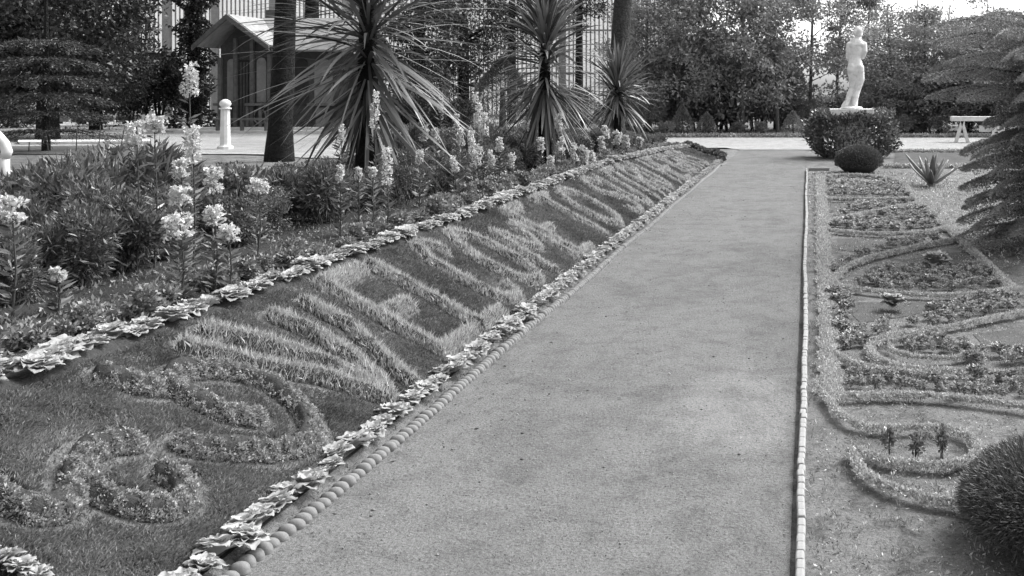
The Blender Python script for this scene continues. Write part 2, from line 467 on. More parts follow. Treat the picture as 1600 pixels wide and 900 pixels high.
for nm, lab, sts, hw, mt, ct, C_ in LET:
    ym = C_[:, 0].mean(); per = int(12500*(5/ym)**1.0) if mt == 'tall' else 46000
    ln = len(C_)*.02; n = int(per*max(ln, .5)/1.0)
    k = R.integers(0, len(C_), n); off = R.normal(size=(n, 2))*hw*.62
    cm = C_[k]; off = off*(1.05+.25*np.sin(cm[:, 0]*37+cm[:, 1]*29)*np.sin(cm[:, 0]*17-cm[:, 1]*43))[:, None]
    off = off*np.minimum(1, hw*1.25/np.maximum(1e-6, np.linalg.norm(off, axis=1)))[:, None]
    q = C_[k]+off; gY = q[:, 0]; gT = q[:, 1]/SLANT
    r = np.linalg.norm(off, axis=1)/hw
    P = bankpoint(gY, gT, .04*(1-r*.8)-.01)
    org = np.array(bankpoint(np.array([ym]), np.array([C_[:, 1].mean()/SLANT]))[0])
    if mt == 'tall':
        cl = np.stack([np.sin(gY*53+gT*31)+np.sin(gY*27-gT*61), np.sin(gY*41-gT*37)+np.sin(gY*71+gT*19), 0*gY], 1)*.13
        D = np.array([0, 0, 1.0]) + BN*.2 + R.normal(size=(n, 3))*.38 + cl
        keep = R.random(n) < np.clip(.95+.35*np.sin(gY*23+gT*29)*np.sin(gY*13-gT*41), .3, 1); P, D, r, gY = P[keep], D[keep], r[keep], gY[keep]; n = len(P)
        V, Fs, A = leaves(P-org, D, R.gamma(6, .0062, n).clip(.012, .07), R.uniform(.003, .006, n)*max(1, ym/6), np.clip(R.random(n)*.9 + .1*(1-r), 0, 1), cup=.25)
    else:
        D = BN*.7 + R.normal(size=(n, 3))*.8; D[:, 2] = np.abs(D[:, 2])
        V, Fs, A = leaves(P-org + np.outer(R.uniform(0, .04, n)*(.6+.5*np.sin(gY*61+gT*47)*np.sin(gY*33-gT*71)), BN), D, R.uniform(.007, .016, n), R.uniform(.004, .008, n))
    o = mk(nm, V, Fs, M[mt], attr=A, loc=org)
    tag(o, lab, ct, 'faint far letters at the end of the bank' if 'faint letters' in lab else None)

# ------------------------------------------------------------ kerbs
def stone_mesh(name, L, W, Hh, mat, rnd=.4, seg=10):
    """rounded stone: superellipsoid, base on z=-.02"""
    V = []; Fs = []; n1, n2 = seg, 6
    for j in range(n2+1):
        ph = j/n2*math.pi/2
        for k in range(n1*2):
            th = math.pi*k/n1
            f = lambda t, p: math.copysign(abs(t)**p, t)
            V.append((W/2*f(math.cos(th), rnd)*f(math.cos(ph), rnd), L/2*f(math.sin(th), rnd)*f(math.cos(ph), rnd), Hh*f(math.sin(ph), .7)-.02))
    m_ = n1*2
    for j in range(n2):
        for k in range(m_): Fs.append((j*m_+k, j*m_+(k+1) % m_, (j+1)*m_+(k+1) % m_, (j+1)*m_+k))
    return mk(name, V, Fs, mat, smooth=True)
kp = stone_mesh('kerb_stone', .046, .068, .042, M['kerbl'], .8)
def inst(proto, state, loc, rz=0, s=1, tilt=0, label=None):
    if state[0] == 0: o = proto; state[0] = 1
    else: o = copy_tree(proto)
    o.location = loc; o.rotation_euler = (R.normal()*tilt, R.normal()*tilt, rz)
    o.scale = (s, s, s) if not hasattr(s, '__len__') else s
    if label: o['label'] = label
    return o
tag(kp, 'rounded grey clay kerb stone in the row along the left edge of the path', 'kerb stone', 'kerb stones along the left edge of the path')
st = [0]; Y = 2.9; i = 0
kn = 0; rest = []
while Y < 22.0:
    X = -1.895 + .012*math.sin(Y*1.7)
    if Y > 21.2: X = -1.87 + .05*(Y-21.2)
    kn += 1
    if kn > 300: rest.append((X, Y)); Y += .049; continue
    inst(kp, st, (X + R.normal()*.003, Y, R.normal()*.003), R.normal()*.05, (R.uniform(.94, 1.05), 1, R.uniform(.9, 1.08)), .04)
    Y += .049
kme = kp.data; kv = np.array([v.co for v in kme.vertices]); kf = np.array([list(p.vertices) for p in kme.polygons])
tag(mk('far_kerb_stones', np.concatenate([kv + np.array([x, y, 0]) for x, y in rest]), np.concatenate([kf + i*len(kv) for i in range(len(rest))]), M['kerbl'], smooth=True), 'farthest stretch of the grey clay kerb row where its stones merge into a line', 'kerb stones', kind='stuff')
br = MB(); b_ = .006
br.prism([(-.015, -.031, -.05), (.015, -.031, -.05), (.016, -.031, .040), (.011, -.031, .048), (-.011, -.031, .048), (-.016, -.031, .040)], (0, .062, 0))
kb = br.build('kerb_brick', M['kerbr'])
bv = kb.modifiers.new('b', 'BEVEL'); bv.width = .004; bv.segments = 2
tag(kb, 'whitewashed brick on edge in the row along the right side of the path', 'kerb brick', 'whitewashed bricks along the right side of the path')
st = [0]; Y = 2.6
while Y < 19.95:
    X = -.02 + .006*math.sin(Y*1.1+.6) + .002*math.sin(Y*4.1)
    inst(kb, st, (X + R.normal()*.0015, Y, R.normal()*.002 - .003), R.normal()*.03, (1, 1, 1), .025)
    Y += .0645
X = .05
while X < .42:
    inst(kb, st, (X, 20.0, 0), math.pi/2, (1, 1, 1), .04); X += .0605

n = 2600; Y = dens_samples(2.8, 21, n); k = R.random(n) < .5; X = np.where(k, R.uniform(-1.95, -1.93, n), R.uniform(.005, .03, n)); k2 = (np.sin(Y*5.1)+np.sin(Y*11.3)+R.normal(size=n)*.5) > .2; X, Y = X[k2], Y[k2]; n = len(X)
V, Fs, A = leaves(np.stack([X, Y, 0*X], 1), R.normal(size=(n, 3))*.5+np.array([0, 0, .8]), R.uniform(.012, .035, n), R.uniform(.003, .006, n)*np.maximum(1, Y/8))
tag(mk('weeds', V, Fs, M['under'], attr=A), 'thin weeds sprouting behind the kerb stones and beside the whitewashed bricks', 'weeds', kind='stuff')
# ------------------------------------------------------------ rosette succulents
def rosette_geo(rad=.075, nl=46, seed=0):
    i = np.arange(nl); f = (i+.5)/nl; ang = i*2.39996 + seed + R.normal(size=nl)*.15
    el = np.interp(f, [0, .3, .7, 1], [1.5, 1.2, .85, .35]) + R.normal(size=nl)*.08
    L = rad*np.interp(f, [0, .4, 1], [.75, 1.0, 1.05])*R.uniform(.85, 1.15, nl)
    D = np.stack([np.cos(ang)*np.cos(el), np.sin(ang)*np.cos(el), np.sin(el)], 1)
    P = D*np.array([1, 1, 0])*rad*.12 + np.array([0, 0, rad*.28])
    side = np.stack([D[:, 0]*0, D[:, 1]*0, np.ones(nl)], 1)
    S = unit(np.cross(D, side)); N = np.cross(S, D)
    prof = [(0, .22), (.4, .72), (.75, 1.0), (.95, .8), (1.04, .35)]
    rows = []
    for r_, (t, wd) in enumerate(prof):
        c = P + D*(L*t)[:, None] - N*(L*(.34*t**3-.10*t))[:, None]
        hwid = (L*.43*wd)[:, None]
        for u in (-1, -.5, 0, .5, 1):
            ruf = (L*.04*(t > .5)*R.normal(size=nl))[:, None]
            rows.append(c + S*hwid*u + N*(hwid*.55*u*u + ruf) + D*(ruf*.6 - L[:, None]*.12*u*u*t))
    V = np.stack(rows, 1); k = V.shape[1]
    q = [[5*r_+c_, 5*r_+c_+1, 5*r_+c_+6, 5*r_+c_+5] for r_ in range(len(prof)-1) for c_ in range(4)]
    Fs = ((np.arange(nl)*k)[:, None, None] + np.array(q)[None]).reshape(-1, 4)
    return V.reshape(-1, 3), Fs, np.repeat(np.clip(.9-f*.5+R.normal(size=nl)*.2, 0, 1), k)
def rosette(name, mat, rad=.075, nl=46, seed=0):
    V, Fs, A = rosette_geo(rad, nl, seed); return mk(name, V, Fs, mat, attr=A, smooth=True)
def rosette_mass(lab, spots, mat, rad):
    gs = [rosette_geo(rad, 26, k) for k in range(4)]; parts = []
    for (x, y, z, sc2) in spots:
        V, Fs, A = gs[int(R.integers(0, 4))]; a_ = R.random()*6.28; c_, s_ = math.cos(a_), math.sin(a_)
        parts.append((V@np.array([[c_, s_, 0], [-s_, c_, 0], [0, 0, 1]])*sc2 + np.array([x, y, z]), Fs, A))
    V, Fs, A = cat_(parts); tag(mk('rosette_succulents', V, Fs, mat, attr=A, smooth=True), lab, 'succulents', kind='stuff')
def rosette_row(lab, grp, spots, mat, rad):
    ps = [rosette('rosette_succulent', mat, rad, nl, k*1.3) for k, nl in enumerate((38, 44, 32))]
    for p in ps: tag(p, lab, 'succulent', grp)
    sts = [[0], [0], [0]]
    for (x, y, z, s) in spots:
        k = R.integers(0, 3); inst(ps[k], sts[k], (x, y, z), R.random()*6.28, s, .14)
    for k in range(3):
        if sts[k][0] == 0: bpy.data.objects.remove(ps[k])
sp = []; far = []; Y = 3.0
while Y < 21.9:
    X = -1.972 + R.normal()*.01; (sp if len(sp) < 140 else far).append((X, Y, .03, R.uniform(.8, 1.15)))
    Y += R.uniform(.088, .108) if Y < 14 else R.uniform(.1, .125)
rosette_row('pale cabbage like rosette succulent in the row between kerb stones and grass bank', 'rosette succulents along the path kerb', sp, M['rosette'], .064)
rosette_mass('far part of the pale succulent row along the path kerb, merging into a band', far, M['rosette'], .060)
sp = []; far = []; Y = 3.3
while Y < 23.4:
    gap = 4.06 < Y < 4.14
    if not gap:
        z = float(Htop(Y)); (sp if len(sp) < 154 else far).append((-2.925 + R.normal()*.022, Y, z+.005, R.uniform(.75, 1.25)))
    Y += R.uniform(.06, .085) if Y < 14 else R.uniform(.08, .11)
rosette_row('pale rosette succulent in the row along the top edge of the grass bank', 'rosette succulents along the crest of the bank', sp, M['rosette'], .062)
rosette_mass('far part of the pale succulent row along the crest of the bank, merging into a band', far, M['rosette'], .078)
sp = []
for (x, y) in [(-30, 868), (8, 885), (30, 900), (55, 915)]:
    yb, tb = bank_uv(x, y); p = bankpoint(np.array([yb]), np.array([tb]))[0]; sp.append((p[0], p[1], p[2], 1.1))
rosette_row('pale rosette succulent in the short row closing the near end of the bank', 'rosette succulents at the near end of the bank', sp, M['rosette'], .038)

# ------------------------------------------------------------ plants of the border
def ellcloud(n, rx, ry, rz, shell=.55, lumps=9, zc=None):
    """points in a lumpy mound standing on z=0; returns points and outward directions"""
    zc = rz if zc is None else zc
    C_ = R.normal(size=(lumps, 3)); C_ = unit(C_)*R.uniform(.35, .72, (lumps, 1)); rr = R.uniform(.32, .55, lumps)
    k = R.integers(0, lumps, n); d = unit(R.normal(size=(n, 3))); r = R.uniform(shell, 1, n)[:, None]
    p = C_[k] + d*r*rr[k][:, None]
    out = unit(unit(p)*.6 + d*.5)
    P = p*np.array([rx, ry, rz]); P[:, 2] += zc
    ok = P[:, 2] > .01
    return P[ok], out[ok]

def bush(name_part, n, rx, ry, rz, ll, lw, mat, parent, up=.3, rand=.6, lumps=9, cup=.15, shell=.5, zc=None):
    P, O = ellcloud(n, rx, ry, rz, shell, lumps, zc); m = len(P)
    D = O + R.normal(size=(m, 3))*rand + np.array([0, 0, up])
    V, Fs, A = leaves(P, D, R.uniform(ll*.6, ll*1.3, m), R.uniform(lw*.7, lw*1.2, m), cup=cup)
    return mk(name_part, V, Fs, mat, parent, A)

def stems(parent, n, rx, ry, h, r=.005, mat=None):
    b = MB()
    for _ in range(n):
        a_ = random.uniform(0, 6.28); q = random.uniform(.2, .9)
        b.tube([(rx*.2*math.cos(a_), ry*.2*math.sin(a_), -.02), (rx*.5*q*math.cos(a_), ry*.5*q*math.sin(a_), h*.5), (rx*q*math.cos(a_), ry*q*math.sin(a_), h)], [r*1.3, r, r*.5], 5)
    return b.build('stem', mat or M['stem'], parent)

SHR = []
def make_shrub(n, rx, ry, rz, ll, lw, mt, nfl=0, up=.3):
    t = empty('border_shrub')
    bush('foliage', n, rx, ry, rz, ll, lw, M[mt], t, up)
    stems(t, 9, rx, ry, rz*1.3)
    SHR.append(t); return t
sA = [make_shrub(3600, .34, .34, .30, .075, .016, 'shrub', up=.25), make_shrub(3400, .38, .34, .34, .09, .018, 'shrub', up=.5),
      make_shrub(5200, .36, .38, .30, .04, .02, 'shrub2'), make_shrub(3000, .40, .36, .32, .07, .03, 'shrub', up=.1),
      make_shrub(6000, .42, .4, .30, .035, .014, 'shrub2', up=.1)]
used = [[0] for _ in sA]
labA = ['shrub with narrow shiny leaves', 'shrub with long upright leaves', 'shrub with small dark leaves', 'shrub with broad dark leaves', 'low shrub with fine leaves']
Y = 4.4; cnt = 0
while Y < 24.5:
    sc_ = 1.0
    for X0, hh in ((-3.92, .72), (-4.3, .9), (-4.75, 1.0), (-5.3, 1.05)):
        if Y > 19 and X0 < -5: continue
        if Y > 22.5 and X0 < -4.2: continue
        yy_ = Y + R.uniform(-.15, .15) + (.22 if X0 in (-4.3, -5.3) else 0)
        # shift the strip towards the crest with distance as in the photo
        shift = np.interp(Y, [4.4, 8, 14, 24], [-.10, 0, .12, .25]); xx_ = X0 + shift + R.uniform(-.1, .1)
        k = int(R.integers(0, 5)) if Y > 7 else int(R.choice([0, 1, 3, 0, 2]))
        s = hh*R.uniform(.85, 1.12)*np.interp(Y, [4, 8, 16, 24], [.95, .95, .85, .75])
        if 8 < Y < 12.5 and X0 < -4.5: s *= .6
        elif 8 < Y < 12.5 and X0 < -4.2: s *= .8
        where = 'at the near left end of the border' if Y < 6.5 else ('in mid border near the largest spiky plant' if Y < 12.5 else 'towards the far end of the border')
        o = inst(sA[k], used[k], (xx_, yy_, float(H(xx_, yy_))), R.random()*6.28, (s, s, s*R.uniform(.9, 1.15)), .05, f'{labA[k]} {where}')
        o['category'] = 'shrub'; o['group'] = f'{labA[k]} {where}'
        cnt += 1
    Y += .48
# low edging plants between crest and shrubs
lowp = []
for k, (n, s, ll, lw, mt) in enumerate([(700, .11, .035, .02, 'under'), (800, .13, .03, .024, 'under'), (500, .10, .045, .016, 'under')]):
    t = empty('edging_plant'); bush('foliage', n, s, s, s*.75, ll, lw, M['under'], t, .3, .7, 6); lowp.append(t)
    tag(t, 'small leafy edging plant in the low row between the pale succulents and the shrubs', 'edging plant', 'small edging plants along the border')
st = [[0], [0], [0]]; Y = 3.6
while Y < 23.5:
    for _ in range(1):
        k = int(R.integers(0, 3)); xx_ = -3.2 + R.normal()*.035 + np.interp(Y, [4, 20], [0, .04]); yy_ = Y + R.normal()*.05
        inst(lowp[k], st[k], (xx_, yy_, float(H(xx_, yy_))), R.random()*6.28, R.uniform(.6, 1.0)*(.85 if Y < 8 else 1.1), .1)
    Y += .16 if Y < 12 else .13
# tiny sprouting weeds on the soil
n = 14000; wy = dens_samples(3.2, 18, n); wx = R.uniform(-4.3, -3.05, n); wz = H(wx, wy)
V, Fs, A = leaves(np.stack([wx, wy, wz], 1), R.normal(size=(n, 3))*.6 + np.array([0, 0, .6]), R.uniform(.015, .05, n), R.uniform(.006, .018, n))
tag(mk('ground_cover', V, Fs, M['under'], attr=A), 'scattered fallen leaves and seedlings on the dark border soil', 'ground cover', kind='stuff')

# white flowering stalks, placed from the photo: x, y0(top), y1(bottom of bloom), width px, distance, density
FL = [(295, 100, 150, 26, 6.2), (213, 190, 228, 26, 5.8), (241, 182, 206, 24, 5.9), (301, 198, 256, 22, 5.7), (283, 250, 276, 20, 5.5), (333, 262, 302, 24, 5.5),
      (284, 292, 318, 30, 5.3), (280, 335, 372, 44, 5.0), (335, 322, 350, 28, 5.2), (357, 352, 376, 26, 5.1), (18, 308, 345, 40, 4.6), (402, 280, 300, 30, 6.4),
      (585, 142, 200, 16, 8.2), (604, 230, 290, 20, 7.4), (533, 195, 222, 10, 8.5), (531, 258, 285, 12, 7.2), (560, 262, 282, 10, 7.3), (582, 262, 276, 12, 7.2), (745, 145, 200, 14, 11.5),
      (755, 178, 212, 18, 11.2), (688, 154, 175, 9, 10.8), (662, 195, 220, 16, 9.8), (680, 200, 222, 14, 10), (713, 178, 200, 10, 11), (720, 200, 226, 16, 10.6), (738, 205, 240, 18, 10.4),
      (745, 226, 260, 22, 10.2), (710, 245, 268, 16, 9.4), (768, 235, 262, 12, 10.8), (780, 215, 235, 14, 11.5), (873, 178, 205, 12, 13), (876, 215, 240, 16, 12.6), (898, 225, 255, 18, 13.2),
      (912, 228, 258, 18, 13.6), (925, 236, 262, 12, 13.8), (946, 196, 216, 12, 16), (965, 205, 225, 16, 16.4), (978, 212, 232, 14, 17), (940, 214, 234, 12, 15.6), (800, 240, 262, 14, 11.2),
      (820, 190, 202, 14, 13), (655, 235, 255, 14, 9), (90, 420, 438, 16, 4.7), (480, 448, 0, 0, 0), (845, 215, 235, 12, 12.6), (1000, 215, 228, 10, 18), (860, 244, 262, 12, 12.2)]
for (x, y0, y1, wpx, Yd) in FL:
    if wpx == 0: continue
    X, z1 = pt(x, y0, Yd); _, z0 = pt(x, y1, Yd); rad = wpx/F*Yd/2*(.9 if Yd < 7 else .7)
    g0 = float(H(X, Yd)); t = empty('flowering_plant', (X, Yd, g0)); h1, h0 = z1-g0, z0-g0
    if h0 < .05: h0 = .05
    b = MB(); b.tube([(0, 0, -.02), (rad*.4, 0, h0*.5), (0, 0, h1*.97)], [.006, .005, .003], 5); b.build('stem', M['stem'], t)
    n = int(160 + 900*(h1-h0)*rad*12); n = int(min(n, 900)*(1.6 if Yd < 7 else 1.0))
    nc = int(R.integers(7, 14)) if Yd > 7 else int(8+(y1-y0)/4); cz_ = (np.arange(nc)+R.random(nc)*.8)/nc; ca_ = R.random(nc)*6.28; kk = R.integers(0, nc, n); zz = np.clip(cz_[kk]+R.normal(size=n)*.055, 0, 1); a_ = R.random(n)*6.28; wr = rad*(.55-.15*zz); offx = np.cos(ca_[kk])*rad*.55; offy = np.sin(ca_[kk])*rad*.55
    P = np.stack([offx+np.cos(a_)*wr*R.uniform(.5, 1, n), offy+np.sin(a_)*wr*R.uniform(.5, 1, n), h0+(h1-h0)*zz], 1)
    D = np.stack([np.cos(a_), np.sin(a_), R.normal(size=n)*.6], 1) + R.normal(size=(n, 3))*.4
    V, Fs, A = leaves(P, D, R.uniform(.012, .026, n)*max(1, Yd/9), R.uniform(.012, .02, n)*max(1, Yd/9), cup=.3)
    mk('flower_head', V, Fs, M['petal'], t, A)
    n = 70; zz = R.random(n)*h0; a_ = R.random(n)*6.28
    V, Fs, A = leaves(np.stack([0*zz, 0*zz, zz], 1), np.stack([np.cos(a_), np.sin(a_), .5+0*zz], 1), R.uniform(.05, .1, n), .016, cup=.1)
    mk('foliage', V, Fs, M['shrub'], t, A)
    if Yd < 6.6: lab = 'tall white flower spike among the near left border shrubs'
    elif Yd < 9: lab = 'white flower spike growing below the nearest spiky plant'
    elif Yd < 12: lab = 'white flower spike in the middle of the border between two spiky plants'
    else: lab = 'small white flower spike in the far part of the border'
    g = lab.replace('spike', 'spikes')
    sp_ = {(295, 100): 'tallest white flower spike, high against the dark ivy clad tree', (280, 335): 'broad white flower panicle low on the near shrubs', (18, 308): 'white flower cluster at the left edge of the photo',
           (745, 145): 'tall slender white flower spike right of the nearest spiky plant', (301, 198): 'thick white flower spike below the tallest one, left of the white post', (604, 230): 'white flower column under the drooping leaves of the nearest spiky plant'}
    sp_.update({(213, 190): 'white flower spike beside the wire fence, left one of the tall pair', (241, 182): 'white flower spike beside the wire fence, right one of the tall pair',
           (283, 250): 'small white bloom just under the thick spike left of the post', (333, 262): 'white flower cluster below the foot of the white turned post', (284, 292): 'white flower cluster directly above the broad low panicle',
           (335, 322): 'white flower cluster right of the broad low panicle, upper of two', (357, 352): 'white flower cluster right of the broad low panicle, lower of two', (402, 280): 'dull white flower cluster alone below the thick leaning trunk', (90, 420): 'small low white flower near the left end of the border soil'})
    if (x, y0) in sp_: tag(t, sp_[(x, y0)], 'flower')
    else: tag(t, lab, 'flower', g)
# low pale flower near the edging row
X, Y = gp(283, 470, .53)
# ------------------------------------------------------------ spiky cabbage palms
def cordyline(px, Yd, yc_list, leaf, wleaf, nleaf, label, top_px, lean=0):
    X, _ = pt(px, 0, Yd); g0 = float(H(X, Yd)); t = empty('cabbage_palm', (X, Yd, g0))
    ztop = pt(px, top_px, Yd)[1] - g0
    b = MB(); b.tube([(0, 0, -.1), (lean*.4, 0, ztop*.4), (lean, 0, ztop)], [leaf*.10, leaf*.085, leaf*.06], 10, wob=.08); b.build('trunk', M['bark'], t, True)
    parts = []
    for (yc, nn, e0, e1, dr, lf) in yc_list:
        zc = pt(px, yc, Yd)[1] - g0; n = int(nleaf*nn)
        el = R.uniform(e0, e1, n); az = R.random(n)*6.28
        D = np.stack([np.cos(az)*np.cos(el), np.sin(az)*np.cos(el), np.sin(el)], 1)
        P = np.stack([0*az + lean*zc/ztop, 0*az, zc + R.uniform(-.16, .16, n)*leaf], 1) + D*.05*leaf
        parts.append(strips(P, D, R.uniform(.75, 1.1, n)*leaf*lf, R.uniform(.8, 1.15, n)*wleaf, 7, R.uniform(.2, 2.0, n)*dr))
    V, Fs, A = cat_(parts); mk('leaves', V, Fs, M['cord'], t, A, smooth=True)
    n = 130; zb = pt(px, yc_list[-1][0]+2, Yd)[1]-g0; az = R.random(n)*6.28; el = R.uniform(-1.5, -1.1, n)
    D = np.stack([np.cos(az)*np.cos(el), np.sin(az)*np.cos(el), np.sin(el)], 1)
    V, Fs, A = strips(np.stack([.03*np.cos(az), .03*np.sin(az), zb+R.random(n)*.2], 1), D, R.uniform(.3, .6, n)*leaf, wleaf*.8, 4, .2)
    mk('dry_leaves', V, Fs, M['corddead'], t, A)
    tag(t, label, 'spiky plant')
cordyline(575, 9.6, [(0, 1.1, .5, 1.5, .5, 1.0), (40, .9, -.1, .8, .8, 1.1), (90, .7, -.7, .35, .7, 1.1), (140, .5, -1.4, -.35, .1, .95)], 1.15, .037, 160, 'largest and nearest cabbage palm with long drooping sword leaves', -40)
cordyline(852, 13.5, [(20, .6, .6, 1.5, .5, .8), (60, 1.2, .4, 1.3, .9, .8), (95, 1.0, 0, .8, 1.3, .9), (125, .8, -.7, .1, .8, 1.0), (140, .9, -1.4, -.55, .3, 1.0)], .98, .042, 120, 'middle cabbage palm with a dark crown centre, between two tree trunks', 40)
cordyline(965, 17.5, [(135, 1.2, .6, 1.5, .4, .95), (145, 1.0, .0, .8, 1.1, .95), (155, 1.1, -.9, .0, 1.0, .95)], .8, .042, 100, 'smallest and farthest cabbage palm in front of a leaning trunk', 115)

# ------------------------------------------------------------ trees
def tree_crown(nclump, per, cx, cy, cz, rx, ry, rz, ll, lw, clr=.5, flat=1.0, shell=.35):
    C_ = unit(R.normal(size=(nclump, 3)))*(R.random((nclump, 1))**.45*(1-shell)+shell)*np.array([rx, ry, rz]) + np.array([cx, cy, cz])
    k = R.integers(0, nclump, nclump*per); m = len(k); rr = R.uniform(.6, 1.3, nclump)*clr
    d = R.normal(size=(m, 3))*.5; P = C_[k] + d*rr[k][:, None]*np.array([1, 1, flat])
    D = unit(d)*.6 + R.normal(size=(m, 3))*.6 + np.array([0, 0, -.1])
    tone = np.clip(R.random(nclump)[k]*.5 + R.random(m)*.5, 0, 1)
    V, Fs, A = leaves(P, D, R.uniform(ll*.6, ll*1.3, m), R.uniform(lw*.7, lw*1.2, m), tone, cup=.2)
    return (V, Fs, A), C_
def make_tree(name, h, crown_z, rx, rz, nclump, per, ll, lw, mat, tr=.16, lean=(0, 0), clr=.5, bark='bark', flat=.7, limbs=16):
    t = empty(name); (V, Fs, A), C_ = tree_crown(nclump, per, lean[0], lean[1], crown_z, rx, rx, rz, ll, lw, clr, flat)
    mk('crown', V, Fs, M[mat], t, A)
    b = MB(); b.tube([(0, 0, -.2), (0, 0, .15), (lean[0]*.3, lean[1]*.3, h*.35), (lean[0]*.7, lean[1]*.7, h*.7), (lean[0], lean[1], h)], [tr*1.35, tr*1.08, tr*.9, tr*.6, tr*.2], 12, wob=.05)
    for q in C_[:limbs]:
        z0 = min(max(q[2]-abs(q[0]-lean[0])*.8, h*.2), h*.9); f = z0/h
        p0 = Vector((lean[0]*f, lean[1]*f, z0)); p1 = Vector(q); pm = (p0+p1)/2 + Vector((0, 0, -.05*h*random.random()))
        b.tube([p0, pm, p1], [tr*.35, tr*.22, tr*.06], 6)
    b.build('trunk', M[bark], t, True)
    return t
# grove behind the statue
groveP = [make_tree('broadleaf_tree', 8, 4.1, 2.3, 3.8, 120, 80, .19, .09, 'tree', .09, clr=.6, bark='barkg'), make_tree('broadleaf_tree', 7.5, 3.9, 2.0, 3.7, 95, 85, .17, .08, 'treelight', .08, (.4, 0), clr=.55, bark='barkg'),
          make_tree('broadleaf_tree', 8, 4.6, 2.1, 3.9, 30, 120, .18, .085, 'tree', .07, (-.5, .2), clr=.5, bark='barkg')]
us = [[0], [0], [0]]
gl = [('dense dark tree of the grove', 0), ('paler fine leaved tree of the grove', 1), ('thin crowned grove tree letting sky through', 2)]
spots = [(1010, 39, 1, .72), (1060, 38, 0, .8), (1110, 40, 2, .98), (1160, 38.5, 0, .95), (1215, 39, 2, 1.0), (1265, 41, 2, 1.0), (1305, 44, 2, 1.0), (1350, 42, 2, .95), (1400, 37.5, 1, .66), (1445, 38, 0, .60), (1500, 39, 1, .58),
         (1555, 38, 0, .58), (1610, 39, 1, .6), (1660, 40, 0, .7), (1720, 41, 1, .7), (1190, 43, 2, 1.0), (1470, 44, 2, .75), (1420, 45, 2, .8), (1540, 45, 2, .8)]
pos = ['near the far end of the path', 'behind the statue', 'to the right, above the trestle bench']
for x, Yd, k, s in spots:
    X, _ = pt(x, 0, Yd); o = inst(groveP[k], us[k], (X, Yd, 0), R.random()*6.28, (max(s, .9), max(s, .9), s*R.uniform(.95, 1.08)), 0)
    w_ = pos[0] if x < 1230 else (pos[1] if x < 1410 else pos[2])
    tag(o, f'{gl[k][0]}, {w_}', 'tree', f'{gl[k][0]}, {w_}')
# understory of the grove
ub = [None, None]
for k in range(2):
    ub[k] = empty('understory_bush'); bush('foliage', 7000, 1.5, 1.2, 1.35+.2*k, .18, .08, M['tree' if k else 'treelight'], ub[k], .2, .7, 16); stems(ub[k], 6, 1, 1, 1.8, .03, M['bark2'])
us = [[0], [0]]
for x, Yd, k, s in ((985, 38, 0, 1.0), (1035, 37, 1, 1.2), (1085, 37.5, 0, 1.45), (1110, 39, 1, 1.5), (1135, 37.5, 1, 1.1), (1180, 38, 0, 1.4), (1205, 39, 1, 1.3), (1225, 38.5, 1, .9), (1262, 41, 0, .55), (1390, 36.5, 1, 1.0), (1430, 37, 0, 1.2), (1475, 37, 1, 1.1), (1525, 37, 0, 1.2), (1580, 37, 1, 1.2), (1640, 38, 0, 1.3), (1340, 40, 1, .75), (1300, 43, 0, .6)):
    X, _ = pt(x, 0, Yd); o = inst(ub[k], us[k], (X, Yd, 0), R.random()*6.28, s); o.location.y += 2.6; w_ = 'left of the statue' if x < 1300 else 'right of the statue'
    tag(o, ('pale' if k == 0 else 'dark') + ' leafy bush under the grove, ' + w_, 'bush', ('pale' if k == 0 else 'dark') + ' bushes under the grove, ' + w_)
# small pale conifers and round bushes along the cross path
def small_bush(px, ybase, wpx, hpx, label, z=0.0, mat='treelight', name='garden_bush', ll=.06, lw=.03, n=2600, cone=False, cat='bush'):
    X, Yd = gp(px, ybase, z); rx = wpx/F*Yd/2; h = hpx/F*Yd; t = empty(name, (X, Yd, z))
    if cone:
        u = R.random(n)**.7; a_ = R.random(n)*6.28; rr = rx*np.sin(np.clip((1-u)*1.9, 0, 1.57))*R.uniform(.7, 1, n)
        P = np.stack([np.cos(a_)*rr, np.sin(a_)*rr, u*h], 1); O = np.stack([np.cos(a_), np.sin(a_), .7+0*u], 1)
        V, Fs, A = leaves(P, O+R.normal(size=(n, 3))*.4, R.uniform(ll*.6, ll*1.2, n), lw); mk('foliage', V, Fs, M[mat], t, A)
    else: bush('foliage', n, rx, rx, h/2, ll, lw, M[mat], t, .3, .5, 10)
    b = MB(); b.tube([(0, 0, -.05), (0, 0, h*.6)], [rx*.12, rx*.06], 6); b.build('stem', M['stem'], t)
    tag(t, label, cat); return t
small_bush(1066, 210, 36, 46, 'pale pointed shrub, tallest of the row at the far end of the path', mat='treelight', cone=True)
small_bush(1104, 210, 32, 34, 'rounded pale shrub right of the tallest pointed one', cone=True)
small_bush(1150, 209, 34, 20, 'low pale bush in the middle of the far edging, left of the statue')
small_bush(1190, 209, 26, 18, 'low dark bush left of the pointed pale shrub by the statue hedge', mat='tree')
small_bush(1239, 210, 34, 36, 'pointed pale shrub just left of the statue hedge', cone=True)
small_bush(1412, 210, 34, 32, 'rounded shrub just right of the statue hedge')
small_bush(1440, 208, 34, 34, 'middle rounded shrub between the statue and the trestle bench')
small_bush(1470, 209, 46, 36, 'broad rounded shrub left of the trestle bench', n=3200)
small_bush(1040, 212, 26, 24, 'small bush at the left end of the far edging', mat='tree')
# far edging hedge along the cross path
X0, _ = pt(1030, 0, 34.3); n = 9000; P = np.stack([R.uniform(X0, 9, n), R.uniform(34.1, 34.6, n), R.uniform(0, .11, n)], 1)
V, Fs, A = leaves(P, R.normal(size=(n, 3)) + np.array([0, 0, .6]), R.uniform(.05, .1, n), .04)
tag(mk('edging_hedge', V, Fs, M['tree'], attr=A), 'long low dark hedge edging the far side of the pale cross path', 'hedge')

